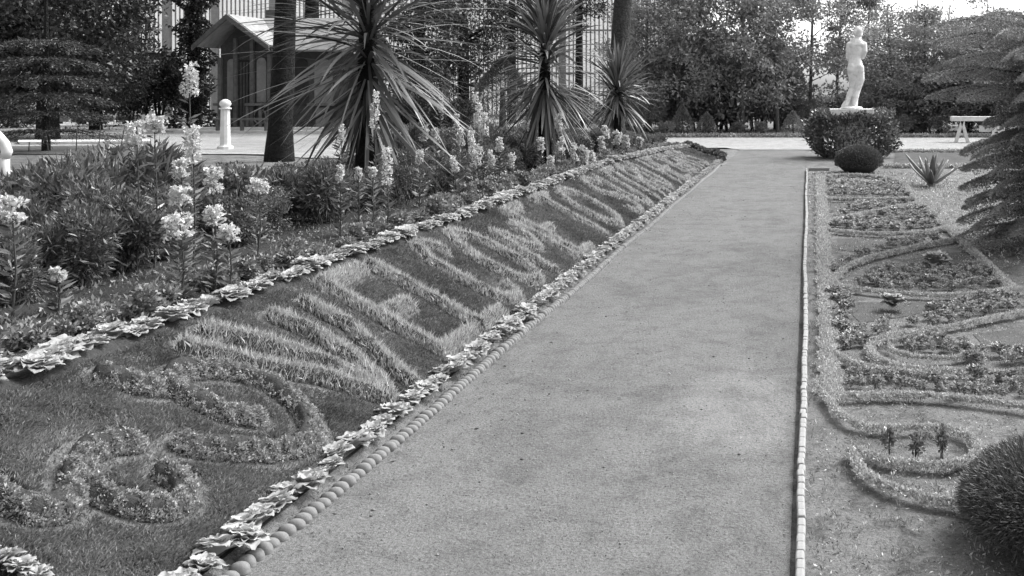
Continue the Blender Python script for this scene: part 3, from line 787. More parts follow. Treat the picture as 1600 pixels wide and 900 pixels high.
# left side trees
def place(o, px, Yd, label, cat='tree', rz=0, s=1):
    X, _ = pt(px, 0, Yd); o.location = (X, Yd, float(H(X, Yd))); o.rotation_euler = (0, 0, rz); o.scale = (s,)*3; tag(o, label, cat); return o
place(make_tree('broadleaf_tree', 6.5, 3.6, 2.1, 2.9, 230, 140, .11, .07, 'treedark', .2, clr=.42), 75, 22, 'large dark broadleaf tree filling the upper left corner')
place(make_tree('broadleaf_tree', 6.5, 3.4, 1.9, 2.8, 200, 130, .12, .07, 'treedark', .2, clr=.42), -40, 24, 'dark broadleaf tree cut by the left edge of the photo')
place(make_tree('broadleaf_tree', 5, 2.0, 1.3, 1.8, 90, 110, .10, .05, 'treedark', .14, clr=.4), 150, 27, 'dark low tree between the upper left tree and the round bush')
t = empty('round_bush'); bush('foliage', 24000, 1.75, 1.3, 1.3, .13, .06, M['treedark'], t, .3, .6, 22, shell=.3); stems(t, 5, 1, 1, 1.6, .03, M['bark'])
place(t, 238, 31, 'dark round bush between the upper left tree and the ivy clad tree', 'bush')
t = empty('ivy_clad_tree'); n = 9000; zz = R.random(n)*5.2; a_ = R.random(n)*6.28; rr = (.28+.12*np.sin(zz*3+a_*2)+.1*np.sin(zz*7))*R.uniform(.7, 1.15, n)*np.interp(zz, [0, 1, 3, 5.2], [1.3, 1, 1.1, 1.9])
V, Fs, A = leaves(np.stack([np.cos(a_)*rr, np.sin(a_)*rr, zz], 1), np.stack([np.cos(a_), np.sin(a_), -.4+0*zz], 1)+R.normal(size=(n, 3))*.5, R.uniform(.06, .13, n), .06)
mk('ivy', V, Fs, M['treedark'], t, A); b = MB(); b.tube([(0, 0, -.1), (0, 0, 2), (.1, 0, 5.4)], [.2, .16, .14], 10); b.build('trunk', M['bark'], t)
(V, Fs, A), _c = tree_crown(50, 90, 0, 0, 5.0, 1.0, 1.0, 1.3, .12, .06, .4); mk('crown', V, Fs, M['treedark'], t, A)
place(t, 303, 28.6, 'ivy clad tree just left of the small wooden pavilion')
# big bare trunks
def trunk_tree(px_b, y_b, px_t, wpx, label, crown=True, bark='bark', z=.53, rx=2.6, wt=.9, cz=6.8, Yd=None):
    X, Y0 = gp(px_b, y_b, z) if Yd is None else ((px_b-VX)/F*Yd, Yd)
    t = empty('tall_tree', (X, Y0, z)); r = wpx/F*Y0/2; Xt, Zt = pt(px_t, 0, Y0); hx = Xt-X; hz = Zt-z
    b = MB(); pts = [(0, 0, -.3), (0, 0, .05), (hx*.1, 0, .5), (hx*.55, 0, hz*.55), (hx, 0, hz), (hx*1.8, 0, hz*1.8), (hx*2.2, 0, hz*2.6)]
    b.tube(pts, [r*1.5, r*1.3, r*1.08, r*1.0, r*wt, r*.7, r*.3], 16, wob=.05)
    top = Vector((hx*2, 0, hz*2.2))
    C_ = None
    if crown:
        (V, Fs, A), C_ = tree_crown(110, 70, hx*2, 0, cz, rx, rx, 1.9, .13, .06, .55); mk('crown', V, Fs, M['treedark'], t, A)
        for q in C_[:18]:
            p0 = Vector((hx*1.5, 0, hz*1.6)) ; b.tube([p0, (p0+Vector(q))/2+Vector((0, 0, .2)), q], [r*.35, r*.2, .02], 6)
    b.build('trunk', M[bark], t, True); tag(t, label, 'tree'); return t
trunk_tree(437, 248, 446, 32, 'thick dark leaning tree trunk in front of the wooden pavilion')
trunk_tree(487, 215, 487, 22, 'second dark tree trunk rising behind the pavilion roof', Yd=31)
trunk_tree(960, 190, 973, 29, 'paler tree trunk rising behind the smallest spiky plant', bark='bark2', z=.4, Yd=25, wt=.95)
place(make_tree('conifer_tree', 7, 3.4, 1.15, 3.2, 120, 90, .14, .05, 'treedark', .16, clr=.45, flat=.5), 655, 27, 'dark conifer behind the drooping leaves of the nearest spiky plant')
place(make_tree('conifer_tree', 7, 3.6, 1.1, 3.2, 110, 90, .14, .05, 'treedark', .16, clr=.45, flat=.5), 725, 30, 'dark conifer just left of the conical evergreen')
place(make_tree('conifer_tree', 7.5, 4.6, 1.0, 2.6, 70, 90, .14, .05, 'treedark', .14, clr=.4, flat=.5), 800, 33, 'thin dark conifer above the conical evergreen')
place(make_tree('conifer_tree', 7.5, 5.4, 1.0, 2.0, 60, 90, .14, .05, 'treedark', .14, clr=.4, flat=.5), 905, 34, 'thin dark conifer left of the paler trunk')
small_bush(785, 208, 110, 118, 'broad conical dark evergreen between the first and second spiky plants', z=.53, mat='yew', name='conical_evergreen', ll=.1, lw=.02, n=9000, cone=True)
small_bush(895, 205, 90, 70, 'dark mounded evergreen behind the middle spiky plant', z=.40, mat='yew', n=6000, ll=.09)
small_bush(1015, 205, 70, 80, 'dark bush between the smallest spiky plant and the far pale shrubs', z=.1, mat='tree', n=5000, ll=.09)
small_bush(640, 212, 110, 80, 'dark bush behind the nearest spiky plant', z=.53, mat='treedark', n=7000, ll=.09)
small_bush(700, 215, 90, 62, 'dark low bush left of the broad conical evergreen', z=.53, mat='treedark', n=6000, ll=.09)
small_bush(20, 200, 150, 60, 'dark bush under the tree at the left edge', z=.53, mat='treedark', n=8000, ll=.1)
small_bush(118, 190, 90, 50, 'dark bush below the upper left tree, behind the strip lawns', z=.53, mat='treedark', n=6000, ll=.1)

# ------------------------------------------------------------ whitewashed glasshouse behind the trees
t = empty('glasshouse', (0, 46, 0)); X0, _ = pt(150, 0, 46); X1, _ = pt(1062, 0, 46)
b = MB(); b.add([(X0, 0, 0), (X1, 0, 0), (X1, 0, 7.2), (X0, 0, 7.2)], [(0, 1, 2, 3)]); b.build('glass_wall', M['glass'], t)
b = MB(); x = X0+.1
while x < X1: b.box(x, x+.06, -.03, -.003, 0, 7.15); x += .2
b.build('glazing_bars', M['bar'], t)
b = MB(); b.box(X0, X1, -.12, -.065, 4.42, 4.5); b.box(X0, X1, -.12, -.065, 2.4, 2.5); b.build('rail', M['bar'], t)
for px in (216, 265, 340, 430, 545, 700, 800, 880, 990):
    X, _ = pt(px, 0, 46); b = MB(); b.box(X-.16, X+.16, -.25, -.125, 0, 7.2); b.build('post', M['bar'], t)
for sx_ in (X0, X1):
    b = MB(); b.add([(sx_, .01, 0), (sx_, 3, 0), (sx_, 3, 7.2), (sx_, .01, 7.2)], [(0, 1, 2, 3)]); b.build('side_wall', M['glass'], t)
tag(t, 'tall whitewashed glasshouse with close vertical bars seen between the trees', 'glasshouse')

# ------------------------------------------------------------ wooden pavilion
t = empty('garden_pavilion', (0, 0, .53))
def xz(x, y, Yd=26.5): X, Z = pt(x, y, Yd); return X, Z-.53
YF = 26.5
bx0 = xz(345, 0)[0]; bx1 = xz(428, 0)[0]; bx2 = xz(545, 0)[0]; ez = xz(0, 78)[1]; rz_ = xz(0, 27)[1]
ax = xz(356, 0)[0]; ax = (bx0+bx1)/2 - .25
b = MB(); b.box(bx0, bx1, YF, YF+2.2, 0, ez+.1); b.box(bx1+.002, bx2, YF+.35, YF+2.2, 0, ez); 
b.prism([(bx0, YF, ez+.1), (bx1, YF, ez+.1), (ax, YF, rz_-.25)], (0, 1.2, 0)); b.build('wall', M['woodd'], t)
def slab(b, p, q, r_, s, th=.06):
    p, q, r_, s = map(Vector, (p, q, r_, s)); n_ = (q-p).cross(s-p).normalized()*th
    if n_.z < 0: n_ = -n_
    b.prism([p, q, r_, s], n_)
gl_, gr_ = xz(303, 72, 25.9)[0], xz(419, 72, 25.9)[0]; apx, apz = xz(355, 25, 25.9)[0], xz(0, 25, 25.9)[1]; gez = xz(0, 73, 25.9)[1]
b = MB(); slab(b, (apx, 25.9, apz), (gr_, 25.9, gez), (gr_, 27.9, gez), (apx, 27.9, apz)); slab(b, (apx-.002, 27.9, apz), (gl_, 27.9, gez), (gl_, 25.9, gez), (apx-.002, 25.9, apz))
rr0 = xz(356, 27, 27.6)[0]; rr1 = xz(560, 0, 27.6)[0]
slab(b, (apx, 27.6, apz+.02), (bx2+.12, 27.6, apz+.02), (bx2+.12, 26.3, ez-.05), (gr_-.12, 26.3, ez-.05)); slab(b, (apx, 27.61, apz+.02), (apx, 29.1, ez), (bx2+.12, 29.1, ez), (bx2+.12, 27.61, apz+.02))
b.build('roof', M['roof'], t)
b = MB()   # barge boards of the gable
for sx in (gl_, gr_):
    dxs = -.04 if sx == gl_ else .04
    b.prism([(apx, 25.84, apz+.05), (sx+dxs, 25.84, gez+.03), (sx+dxs, 25.84, gez-.10), (apx, 25.84, apz-.10)], (0, .055, 0))
b.build('barge_board', M['woodm'], t)
b = MB(); b.box(apx-.25, apx+.25, 28.2, 28.6, apz-.4, apz+.35); b.build('chimney', M['woodm'], t)
def panel(x0, y0, x1, y1, mat, name='panel', dy=-.03, arch=True, Yd=YF, dz=0):
    a0, z1 = xz(x0, y0, Yd); a1, z0 = xz(x1, y1, Yd); poly = [(a0, Yd+dy, z0), (a1, Yd+dy, z0)]
    if arch:
        n_ = 8; r_ = (a1-a0)/2
        poly += [((a0+a1)/2+r_*math.cos(math.pi*k/n_), Yd+dy, z1-r_+r_*math.sin(math.pi*k/n_)) for k in range(n_+1)]
    else: poly += [(a1, Yd+dy, z1), (a0, Yd+dy, z1)]
    b = MB(); b.prism(poly, (0, -dy-.003, 0)); return b.build(name, M[mat], t)
panel(356, 92, 370, 160, 'woodl', 'window'); panel(402, 90, 417, 160, 'woodl', 'window')
panel(492, 92, 520, 165, 'woodl', 'window', Yd=YF+.35); panel(462, 92, 482, 165, 'dark', 'window', Yd=YF+.35)
panel(494, 168, 522, 200, 'woodl', 'panel', arch=False, Yd=YF+.35)
d = panel(374, 94, 396, 199, 'dark', 'door', dy=-.025, arch=False)
b = MB()
for k in range(4):
    a0, z1 = xz(376+k*5, 97, YF); a1, z0 = xz(379+k*5, 198, YF); b.box(a0, a1, YF-.045, YF-.027, z0, z1)
b.build('door_boards', M['woodd'], d)
for (x0, x1, Yd) in ((343, 373, YF), (392, 428, YF), (488, 548, YF+.35)):
    a0, z1 = xz(x0, 161, Yd); a1, z0 = xz(x1, 165, Yd); b = MB(); b.box(a0, a1, Yd-.3, Yd-.01, z0, z1)
    b.build('shelf', M['woodm'], t)
for x0, y0 in ((347, 90), (371, 60), (397, 60), (424, 85)):
    a0, z1 = xz(x0, y0, YF); b = MB(); b.box(a0-.045, a0+.045, YF-.13, YF-.046, 0, z1)
    b.build('column', M['woodm'], t)
for x0 in (366, 394, 414):
    a0, z1 = xz(x0, 166, YF); b = MB(); b.box(a0-.03, a0+.03, YF-.26, YF-.20, .05, z1); b.build('bracket', M['woodm'], t)
# round ornament under the right shelf
a0, z0 = xz(408, 182, YF); b = MB(); pts = [(a0+.17*math.cos(k*.5236), YF-.06, z0+.2*math.sin(k*.5236)) for k in range(13)]; b.tube(pts, [.025]*13, 6, cap=False); b.build('ornament', M['woodl'], t)
b = MB(); b.box(bx0-.3, bx2+.3, YF-.75, YF-.002, 0, .12); b.box(bx0-.5, bx2+.3, YF-1.2, YF-.752, 0, .06); b.build('step', M['stone'], t)
a0, z0 = xz(335, 200, 25.4); a1, _ = xz(423, 200, 25.4); b = MB(); b.box(a0, a1, 25.3, 25.45, .33, .38)
for a_ in (a0+.1, (a0+a1)/2, a1-.1): b.box(a_-.03, a_+.03, 25.33, 25.42, 0, .33)
tag(t, 'small wooden pavilion with pale gabled roof and arched panels behind the thick trunk', 'pavilion')
o = b.build('low_bench', M['woodm'], loc=(0, 0, .53)); tag(o, 'long low wooden bench in front of the pavilion door', 'bench')

# white post with ball cap
X, Y = gp(352, 233, .53); t = empty('white_post', (X, Y, .53)); r = 7/F*Y
b = MB(); b.lathe([(r*1.6, 0), (r*1.6, .05), (r*1.15, .07), (r*1.05, .1), (r*.9, .72), (r*.9, .74)], 10); b.build('shaft', M['white'], t)
b = MB(); b.lathe([(r*1.25, .741), (r*1.25, .765), (r*.7, .775), (r*1.0, .80), (r*1.22, .84), (r*1.0, .89), (r*.4, .925), (.002, .93)], 14); b.build('cap', M['white'], t, True)
tag(t, 'white turned post with a round cap in front of the pavilion', 'post')
# white curved railing end at the left edge
Xp, Yp = gp(8, 292, .53); t = empty('white_rail_post', (Xp, Yp, .53)); k_ = Yp/F
b = MB(); b.tube([(0, 0, -.05), (0, 0, 44*k_)], [6.5*k_, 6*k_], 10); b.build('post', M['white'], t, True)
b = MB(); b.tube([(0, 0, 46*k_), (3*k_, 0, 55*k_), (-1*k_, 0, 68*k_), (-12*k_, 0, 82*k_), (-30*k_, 0, 92*k_)], [6.8*k_, 7.5*k_, 7*k_, 6*k_, 5.5*k_], 10); b.build('rail', M['white'], t, True)
tag(t, 'white post with curved rail at the left edge of the photo', 'railing')

# strip lawns on the terrace at left with kerb lines
def flat(name, pts, z, mat, dz, kind='structure', th=None):
    W_ = [gp(x, y, z) for x, y in pts]; b = MB()
    if th: b.prism([(X, Y, z+dz) for X, Y in W_], (0, 0, th))
    else: b.add([(X, Y, z+dz) for X, Y in W_], [tuple(range(len(W_)))])
    o = b.build(name, M[mat]); 
    if kind: o['kind'] = kind
    return o
flat('lawn', [(-60, 241), (165, 240), (160, 228), (-60, 230)], .53, 'farlawn', .012)
flat('lawn', [(-60, 222), (205, 221), (240, 212), (-60, 211)], .53, 'farlawn', .012)
flat('kerb', [(28, 226), (235, 225), (235, 222), (28, 223)], .53, 'stone', .01, th=.05)
flat('garden_path', [(-10, 206), (330, 205), (330, 190), (-10, 190)], .53, 'cross', .014)
for (x0, x1, y, lab) in ((40, 100, 194, 'long dark planting trough left of centre behind the strip lawn'), (118, 170, 194, 'dark planting trough in the middle behind the strip lawn'), (188, 215, 194, 'short dark planting trough left of the white flowers')):
    Xa, Yd = gp(x0, y, .53); Xb, _ = gp(x1, y, .53); b = MB(); b.box(Xa, Xb, Yd-.2, Yd+.2, .08, .26)
    for q in (Xa+.15, Xb-.25): b.box(q, q+.1, Yd-.15, Yd+.15, 0, .079)
    tag(b.build('planting_trough', M['dark'], loc=(0, 0, .53)), lab, 'planter')
for (x0, x1, y, h_, lab) in ((83, 145, 191, .32, 'white low wall seen between dark troughs, left piece'), (168, 240, 190, .30, 'white low wall behind the short trough, right piece')):
    Xa, Yd = gp(x0, y, .53); Yd = 37.6; Xa, _ = pt(x0, 0, Yd); Xb, _ = pt(x1, 0, Yd); b = MB(); b.box(Xa, Xb, Yd, Yd+.25, 0, h_); b.box(Xa-.05, Xb+.05, Yd-.05, Yd+.3, h_+.002, h_+.06)
    tag(b.build('low_wall', M['stone'], loc=(0, 0, .53)), lab, 'wall')
# wire fence of thin bent rods
t = empty('wire_fence', (0, 0, .53)); Yd = 17.4
for (xa, ya, xb, yb, xc, yc) in ((195, 196, 190, 225, 177, 252), (172, 223, 182, 228, 187, 252 ), (157, 196, 154, 240, 156, 258), (121, 196, 119, 235, 107, 256), (145, 226, 150, 243, 158, 256), (46, 222, 45, 235, 37, 256), (72, 205, 76, 240, 75, 256), (30, 225, 14, 208, 14, 208)):
    b = MB(); p = [(pt(x, y, Yd)[0], Yd, pt(x, y, Yd)[1]-.53) for x, y in ((xa, ya), (xb, yb), (xc, yc))]
    b.tube(p, [.009]*3, 5); b.build('wire', M['iron'], t)
tag(t, 'thin bent iron wire fence behind the near left shrubs', 'fence')

# ------------------------------------------------------------ statue
YS = 24.0
def spx(x, y):   # zoomed statue crop (5x, origin 1280,20) -> world X, Z
    return pt(1280+x/5, 20+y/5, YS)
t = empty('statue', (spx(268, 0)[0], YS, 0)); OX = spx(268, 0)[0]
def cap(mb, p, q, r0, r1, ey=.85, n=10, seg=14):
    """tapered capsule with elliptical section (deep ey in Y)"""
    p, q = Vector(p), Vector(q); ax_ = (q-p); L = ax_.length; ax_.normalize()
    u = Vector((1, 0, 0)) - ax_*ax_.x
    if u.length < .2: u = Vector((0, 1, 0)) - ax_*ax_.y
    u.normalize(); v = ax_.cross(u); V = []; Fs = []; rows = []
    for k in range(5): a_ = -math.pi/2 + k*math.pi/2/5; rows.append((math.sin(a_)*r0, math.cos(a_)*r0))
    rows += [(L*k/3, r0+(r1-r0)*k/3) for k in range(4)]
    for k in range(1, 6): a_ = k*math.pi/2/5; rows.append((L+math.sin(a_)*r1, math.cos(a_)*r1))
    for s_, r_ in rows:
        r_ = max(r_, .0005)
        for k in range(seg):
            an = 2*math.pi*k/seg; V.append(p+ax_*s_+u*math.cos(an)*r_+v*math.sin(an)*r_*ey)
    for i in range(len(rows)-1):
        for k in range(seg): Fs.append((i*seg+k, i*seg+(k+1) % seg, (i+1)*seg+(k+1) % seg, (i+1)*seg+k))
    Fs += [tuple(range(seg))[::-1], tuple(range((len(rows)-1)*seg, len(rows)*seg))]
    mb.add(V, Fs)
def S(x, y, dy=0.0): X, Z = spx(x, y); return (X-OX, dy, Z)
U = YS/F/5     # metres per zoomed pixel
b = MB()
# torso, seen from the back, weight on the right hip
for (x0, y0, x1, y1, r0, r1, dy0, dy1, ey) in [
   (292, 300, 282, 352, 50, 42, 0, 0, .62), (290, 245, 290, 300, 56, 54, 0, 0, .55), (282, 352, 282, 400, 44, 58, 0, .01, .68), (282, 400, 281, 440, 58, 62, .01, .0, .72),
   (256, 425, 252, 445, 36, 36, -.05, -.05, .9), (314, 430, 316, 450, 36, 35, -.05, -.05, .9),
   (250, 250, 330, 250, 32, 32, 0, 0, .8), (296, 215, 300, 185, 20, 19, 0, .01, 1.0), (292, 232, 270, 238, 34, 26, 0, 0, .7), (292, 232, 318, 238, 34, 26, 0, 0, .7),
   # right (weight) leg
   (314, 450, 322, 520, 38, 33, -.01, 0, .95), (322, 520, 298, 608, 33, 25, 0, .03, .95), (298, 608, 282, 660, 25, 26, .03, -.02, 1.0), (282, 660, 270, 728, 25, 15, -.02, -.01, 1.0),
   # left (bent) leg
   (258, 450, 266, 530, 40, 34, 0, .05, .95), (266, 530, 262, 590, 34, 26, .05, .09, .95), (262, 590, 236, 650, 26, 26, .09, .03, 1.0), (236, 650, 210, 722, 25, 15, .03, -.04, 1.0),
   (208, 730, 196, 738, 14, 12, -.04, .10, .8), (268, 732, 280, 738, 14, 12, -.02, .12, .8),
   # arms, elbows at the sides, forearms folded to the front
   (350, 248, 356, 300, 24, 21, 0, -.01, 1.0), (356, 300, 342, 345, 21, 18, -.01, .05, 1.0), (342, 345, 312, 318, 17, 12, .06, .20, 1.0),
   (234, 250, 226, 300, 23, 20, 0, 0, 1.0), (226, 300, 226, 350, 20, 17, 0, .06, 1.0), (226, 350, 262, 400, 17, 12, .07, .21, 1.0),
   # head, turned to the right, hair tied up
   (304, 168, 306, 140, 29, 34, .02, .02, 1.0), (318, 175, 330, 172, 17, 14, .06, .07, 1.0), (326, 155, 336, 158, 13, 8, .05, .09, 1.0), (284, 150, 278, 160, 22, 18, -.02, -.03, 1.0),
   (286, 128, 283, 116, 12, 8, 0, 0, 1.0), (326, 128, 348, 112, 16, 8, .02, .02, 1.0), (300, 118, 316, 122, 14, 14, 0, 0, 1.0)]:
    cap(b, S(x0, y0, dy0), S(x1, y1, dy1), r0*U, r1*U, ey)
# hands: palm and five unequal fingers resting on the body in front
for (hx, hy, sgn) in ((308, 314, -1), (266, 404, 1)):
    cap(b, S(hx, hy, .21), S(hx+sgn*12, hy-8*sgn, .22), 9*U, 10*U, .5)
    for f_ in range(4):
        ln = (20, 24, 22, 17)[f_]; yy0 = hy-8*sgn-9+f_*6
        cap(b, S(hx+sgn*14, yy0, .22), S(hx+sgn*(14+ln*.6), yy0-2, .215), 3.2*U, 3*U, 1); cap(b, S(hx+sgn*(14+ln*.6), yy0-2, .215), S(hx+sgn*(14+ln), yy0+1, .195), 3*U, 2.4*U, 1)
    cap(b, S(hx+sgn*3, hy-10, .22), S(hx+sgn*10, hy-22, .21), 3.6*U, 2.8*U, 1)
# support drapery and stump beside the legs
for (x0, y0, x1, y1, r0, r1, dy) in [(300, 560, 284, 640, 20, 24, .10), (284, 640, 268, 725, 26, 34, .09), (240, 660, 222, 725, 22, 30, .06), (262, 610, 252, 725, 22, 30, .08), (206, 700, 196, 728, 16, 24, .02)]:
    cap(b, S(x0, y0, dy), S(x1, y1, dy), r0*U, r1*U, .8)
fig = b.build('figure', M['marble'], t)
md = fig.modifiers.new('r', 'REMESH'); md.mode = 'VOXEL'; md.voxel_size = .011; md.use_smooth_shade = True
ms = fig.modifiers.new('s', 'SMOOTH'); ms.factor = .5; ms.iterations = 4
b = MB(); x0, z0 = spx(165, 745); x1, _ = spx(342, 0); zz1 = spx(0, 735)[1]
b.lathe([(.27, z0-.01), (.275, zz1-.02), (.25, zz1), (.12, zz1+.02)], 18, (spx(252, 0)[0]-OX, 0)); o = b.build('rock_base', M['marble'], t)
b = MB(); xa, za = spx(80, 750); xb, zb = spx(422, 800); b.prism([(xa-OX, -.32, za), (xb-OX, -.32, za), (xb-OX, -.32, zb+.05), (xb-OX-.06, -.32, zb), (xa-OX+.06, -.32, zb), (xa-OX, -.32, zb+.05)], (0, .64, 0))
o = b.build('plinth', M['marble'], t); bv = o.modifiers.new('b', 'BEVEL'); bv.width = .012; bv.segments = 2
b = MB(); b.box(xa-OX+.15, xb-OX-.15, -.26, .26, 0, zb-.002); b.build('pedestal', M['stone'], t)
tag(t, 'white marble statue of a standing woman seen from behind on a plinth above a hedge', 'statue')

# hedge round the statue
t = empty('statue_hedge', (pt(1331, 0, 24)[0], 24.0, 0)); rx = 69/F*24
n = 7000; a_ = R.random(n)*6.28; u = R.random(n); zz = u*1.02
prof = np.interp(u, [0, .15, .5, .8, 1], [.66, .84, 1.0, .97, .72]); rr = rx*prof*(1+.09*np.sin(a_*5+u*6)+.07*np.sin(a_*11-u*9))*R.uniform(.74, 1.05, n)
topm = R.random(n) < .3; rr = np.where(topm, rx*.9*np.sqrt(R.random(n)), rr); zz = np.where(topm, R.uniform(.86, 1.02, n)+.07*np.sin(a_*4+1)+.05*np.sin(a_*9+rr*8), zz)
zz = np.where((rr < rx*.45) & (np.abs(np.sin(a_)) < 1), np.minimum(zz, 1.0), zz)
P = np.stack([np.cos(a_)*rr, np.sin(a_)*rr*.75, zz], 1); O = np.stack([np.cos(a_), np.sin(a_), .5+0*a_], 1)
V, Fs, A = leaves(P, O+R.normal(size=(n, 3))*.6, R.uniform(.07, .15, n), R.uniform(.035, .06, n), cup=.2); mk('foliage', V, Fs, M['shrub'], t, A)
n = 900; a_ = R.uniform(0, 6.28, n); rr = rx*np.sqrt(R.random(n)); P = np.stack([np.cos(a_)*rr, np.sin(a_)*rr*.75-.1, R.uniform(.95, 1.18, n)], 1); ok = np.abs(P[:, 0]-.0) > .5
V, Fs, A = leaves(P[ok], R.normal(size=(ok.sum(), 3))*.5+np.array([0, 0, .8]), .08, .035); V, Fs, A = V, Fs, A; mk('shoots', V, Fs, M['shrub'], t, A)['kind'] = 'stuff'
stems(t, 14, rx*.7, rx*.5, .9, .015, M['bark']); tag(t, 'broad leafy hedge ringing the pedestal of the statue', 'hedge')

# clipped dome bush in front of it
def ball(name, px, ybase, Yd, rx, h, n, ll, lw, mat, label, X=None, sq=.5, z=0):
    X = (px-VX)/F*Yd if X is None else X; t = empty(name, (X, Yd, z)); d = unit(R.normal(size=(n, 3))); d[:, 2] = np.abs(d[:, 2])*1.0 - .25*(R.random(n) < .3)
    d = unit(d); r_ = R.uniform(.9, 1.0, n)[:, None]; P = d*r_*np.array([rx, rx, h*.62]) + np.array([0, 0, h*.38]); ok = P[:, 2] > -.02
    V, Fs, A = leaves(P[ok], d[ok]+R.normal(size=(ok.sum(), 3))*sq, R.uniform(ll*.5, ll*1.2, ok.sum()), lw); mk('foliage', V, Fs, M[mat], t, A)
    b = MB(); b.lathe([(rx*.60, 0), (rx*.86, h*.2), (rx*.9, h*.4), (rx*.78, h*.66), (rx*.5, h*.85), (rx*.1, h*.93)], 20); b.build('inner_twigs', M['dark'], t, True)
    tag(t, label, 'bush'); return t
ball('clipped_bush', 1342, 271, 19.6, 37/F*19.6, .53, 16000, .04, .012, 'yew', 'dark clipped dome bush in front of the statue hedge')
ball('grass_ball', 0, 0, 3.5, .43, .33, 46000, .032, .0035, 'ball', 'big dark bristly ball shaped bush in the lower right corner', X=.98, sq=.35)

# agave
X, Y = gp(1455, 290); t = empty('agave', (X, Y, 0)); n = 17; az = np.arange(n)*2.4; el = np.linspace(1.4, .35, n)
P = np.zeros((n, 3)) + np.array([0, 0, .02]); D = np.stack([np.cos(az)*np.cos(el), np.sin(az)*np.cos(el), np.sin(el)], 1)
V, Fs, A = strips(P, D, R.uniform(.5, .68, n), .12, 6, -.3, taper=.9); o = mk('leaves', V, Fs, M['agave'], t, A, True)
sm = o.modifiers.new('s', 'SOLIDIFY'); sm.thickness = .018
b = MB(); b.lathe([(.07, -.02), (.08, .03), (.03, .1)], 10); b.build('heart', M['agave'], t)
tag(t, 'spiky agave with upright pointed leaves left of the tiered conifer', 'agave')

# ------------------------------------------------------------ right hand beds
flat('lawn', [(1395, 262), (1640, 262), (1640, 239), (1400, 239)], 0, 'lawn', .008)
def edging_row(name, x0, x1, y, lab):
    Xa, Yd = gp(x0, y); Xb, _ = gp(x1, y); n = int((Xb-Xa)*900); P = np.stack([R.uniform(Xa, Xb, n), Yd+R.normal(size=n)*.04, R.uniform(0, .07, n)], 1)
    V, Fs, A = leaves(P, R.normal(size=(n, 3))+np.array([0, 0, .5]), R.uniform(.03, .06, n), .03); tag(mk(name, V, Fs, M['ribbon'], attr=A), lab, 'edging')
edging_row('edging_plants', 1390, 1600, 238, 'pale low edging on the far side of the strip lawn right of the statue')
edging_row('edging_plants', 1380, 1600, 262, 'pale low edging on the near side of the strip lawn, behind the agave')
# bed surface sheet
0 and sheet('bed_soil', .07, 1.75, 4.9, 19.6, 14, 60, M['bedgravel'], .004, zf=lambda X, Y: 0*X+.003+.004*np.sin(X*11+Y*3))
RB = [
 ([(1283, 276), (1284, 330), (1287, 400), (1290, 450), (1296, 520), (1295, 580), (1297, 620)], 'long pale ribbon of clipped plants running parallel to the brick edging', .085),
 ([(1284, 276), (1330, 273), (1375, 277), (1406, 281), (1439, 317), (1475, 350), (1499, 372), (1535, 404), (1583, 449)], 'slanting pale ribbon along the outer edge of the carpet bed', .05),
 ([(1287, 311), (1360, 312), (1427, 311), (1438, 304)], 'short straight ribbon nearest to the dome bush', .05),
 ([(1437, 317), (1388, 327), (1310, 341), (1287, 351)], 'second ribbon from the far end, slanting towards the path', .05),
 ([(1289, 359), (1340, 364), (1394, 366), (1445, 364), (1474, 356)], 'third ribbon from the far end, nearly straight', .05),
 ([(1499, 373), (1450, 381), (1400, 392), (1345, 406), (1312, 422), (1302, 440)], 'slanting ribbon behind the large triangle of bedding plants', .045),
 ([(1292, 443), (1340, 452), (1430, 461), (1520, 461), (1583, 450)], 'ribbon closing the near side of the large triangle of bedding plants', .045),
 ([(1625, 482), (1560, 494), (1500, 508), (1407, 520), (1369, 530), (1354, 545), (1382, 567), (1438, 576), (1520, 580), (1640, 584)], 'hairpin ribbon curling round the bright bedding island', .045),
 ([(1392, 532), (1440, 528), (1500, 536), (1530, 545), (1510, 558), (1450, 560), (1400, 552), (1390, 540)], 'small closed ribbon ringing the bright bedding island', .025),
 ([(1296, 548), (1344, 571), (1400, 580), (1438, 583)], 'short ribbon leaving the long parallel ribbon below the hairpin', .035),
 ([(1312, 618), (1407, 614), (1500, 621), (1560, 629), (1640, 641)], 'nearly straight ribbon above the bare gravel strip', .045),
 ([(1292, 616), (1304, 640), (1330, 660), (1376, 668), (1440, 667), (1490, 668), (1519, 682), (1535, 704), (1500, 726), (1430, 724), (1375, 716), (1342, 702)], 'curling ribbon looping round the three dark little plants', .04),
 ([(1331, 704), (1344, 735), (1388, 761), (1445, 776), (1510, 786)], 'nearest curved ribbon, ending at the bristly ball bush', .04)]
def curve_pts(px, step=.015):
    p = np.array([gp(x, y, .03) for x, y in px]); 
    for _ in range(2):
        q = [p[0]]
        for a_, b_ in zip(p[:-1], p[1:]): q += [.75*a_+.25*b_, .25*a_+.75*b_]
        p = np.array(q+[p[-1]])
    out = []
    for a_, b_ in zip(p[:-1], p[1:]):
        n = max(1, int(np.linalg.norm(b_-a_)/step)); out.append(a_+(b_-a_)*np.linspace(0, 1, n, endpoint=False)[:, None])
    return np.concatenate(out+[p[-1:]])
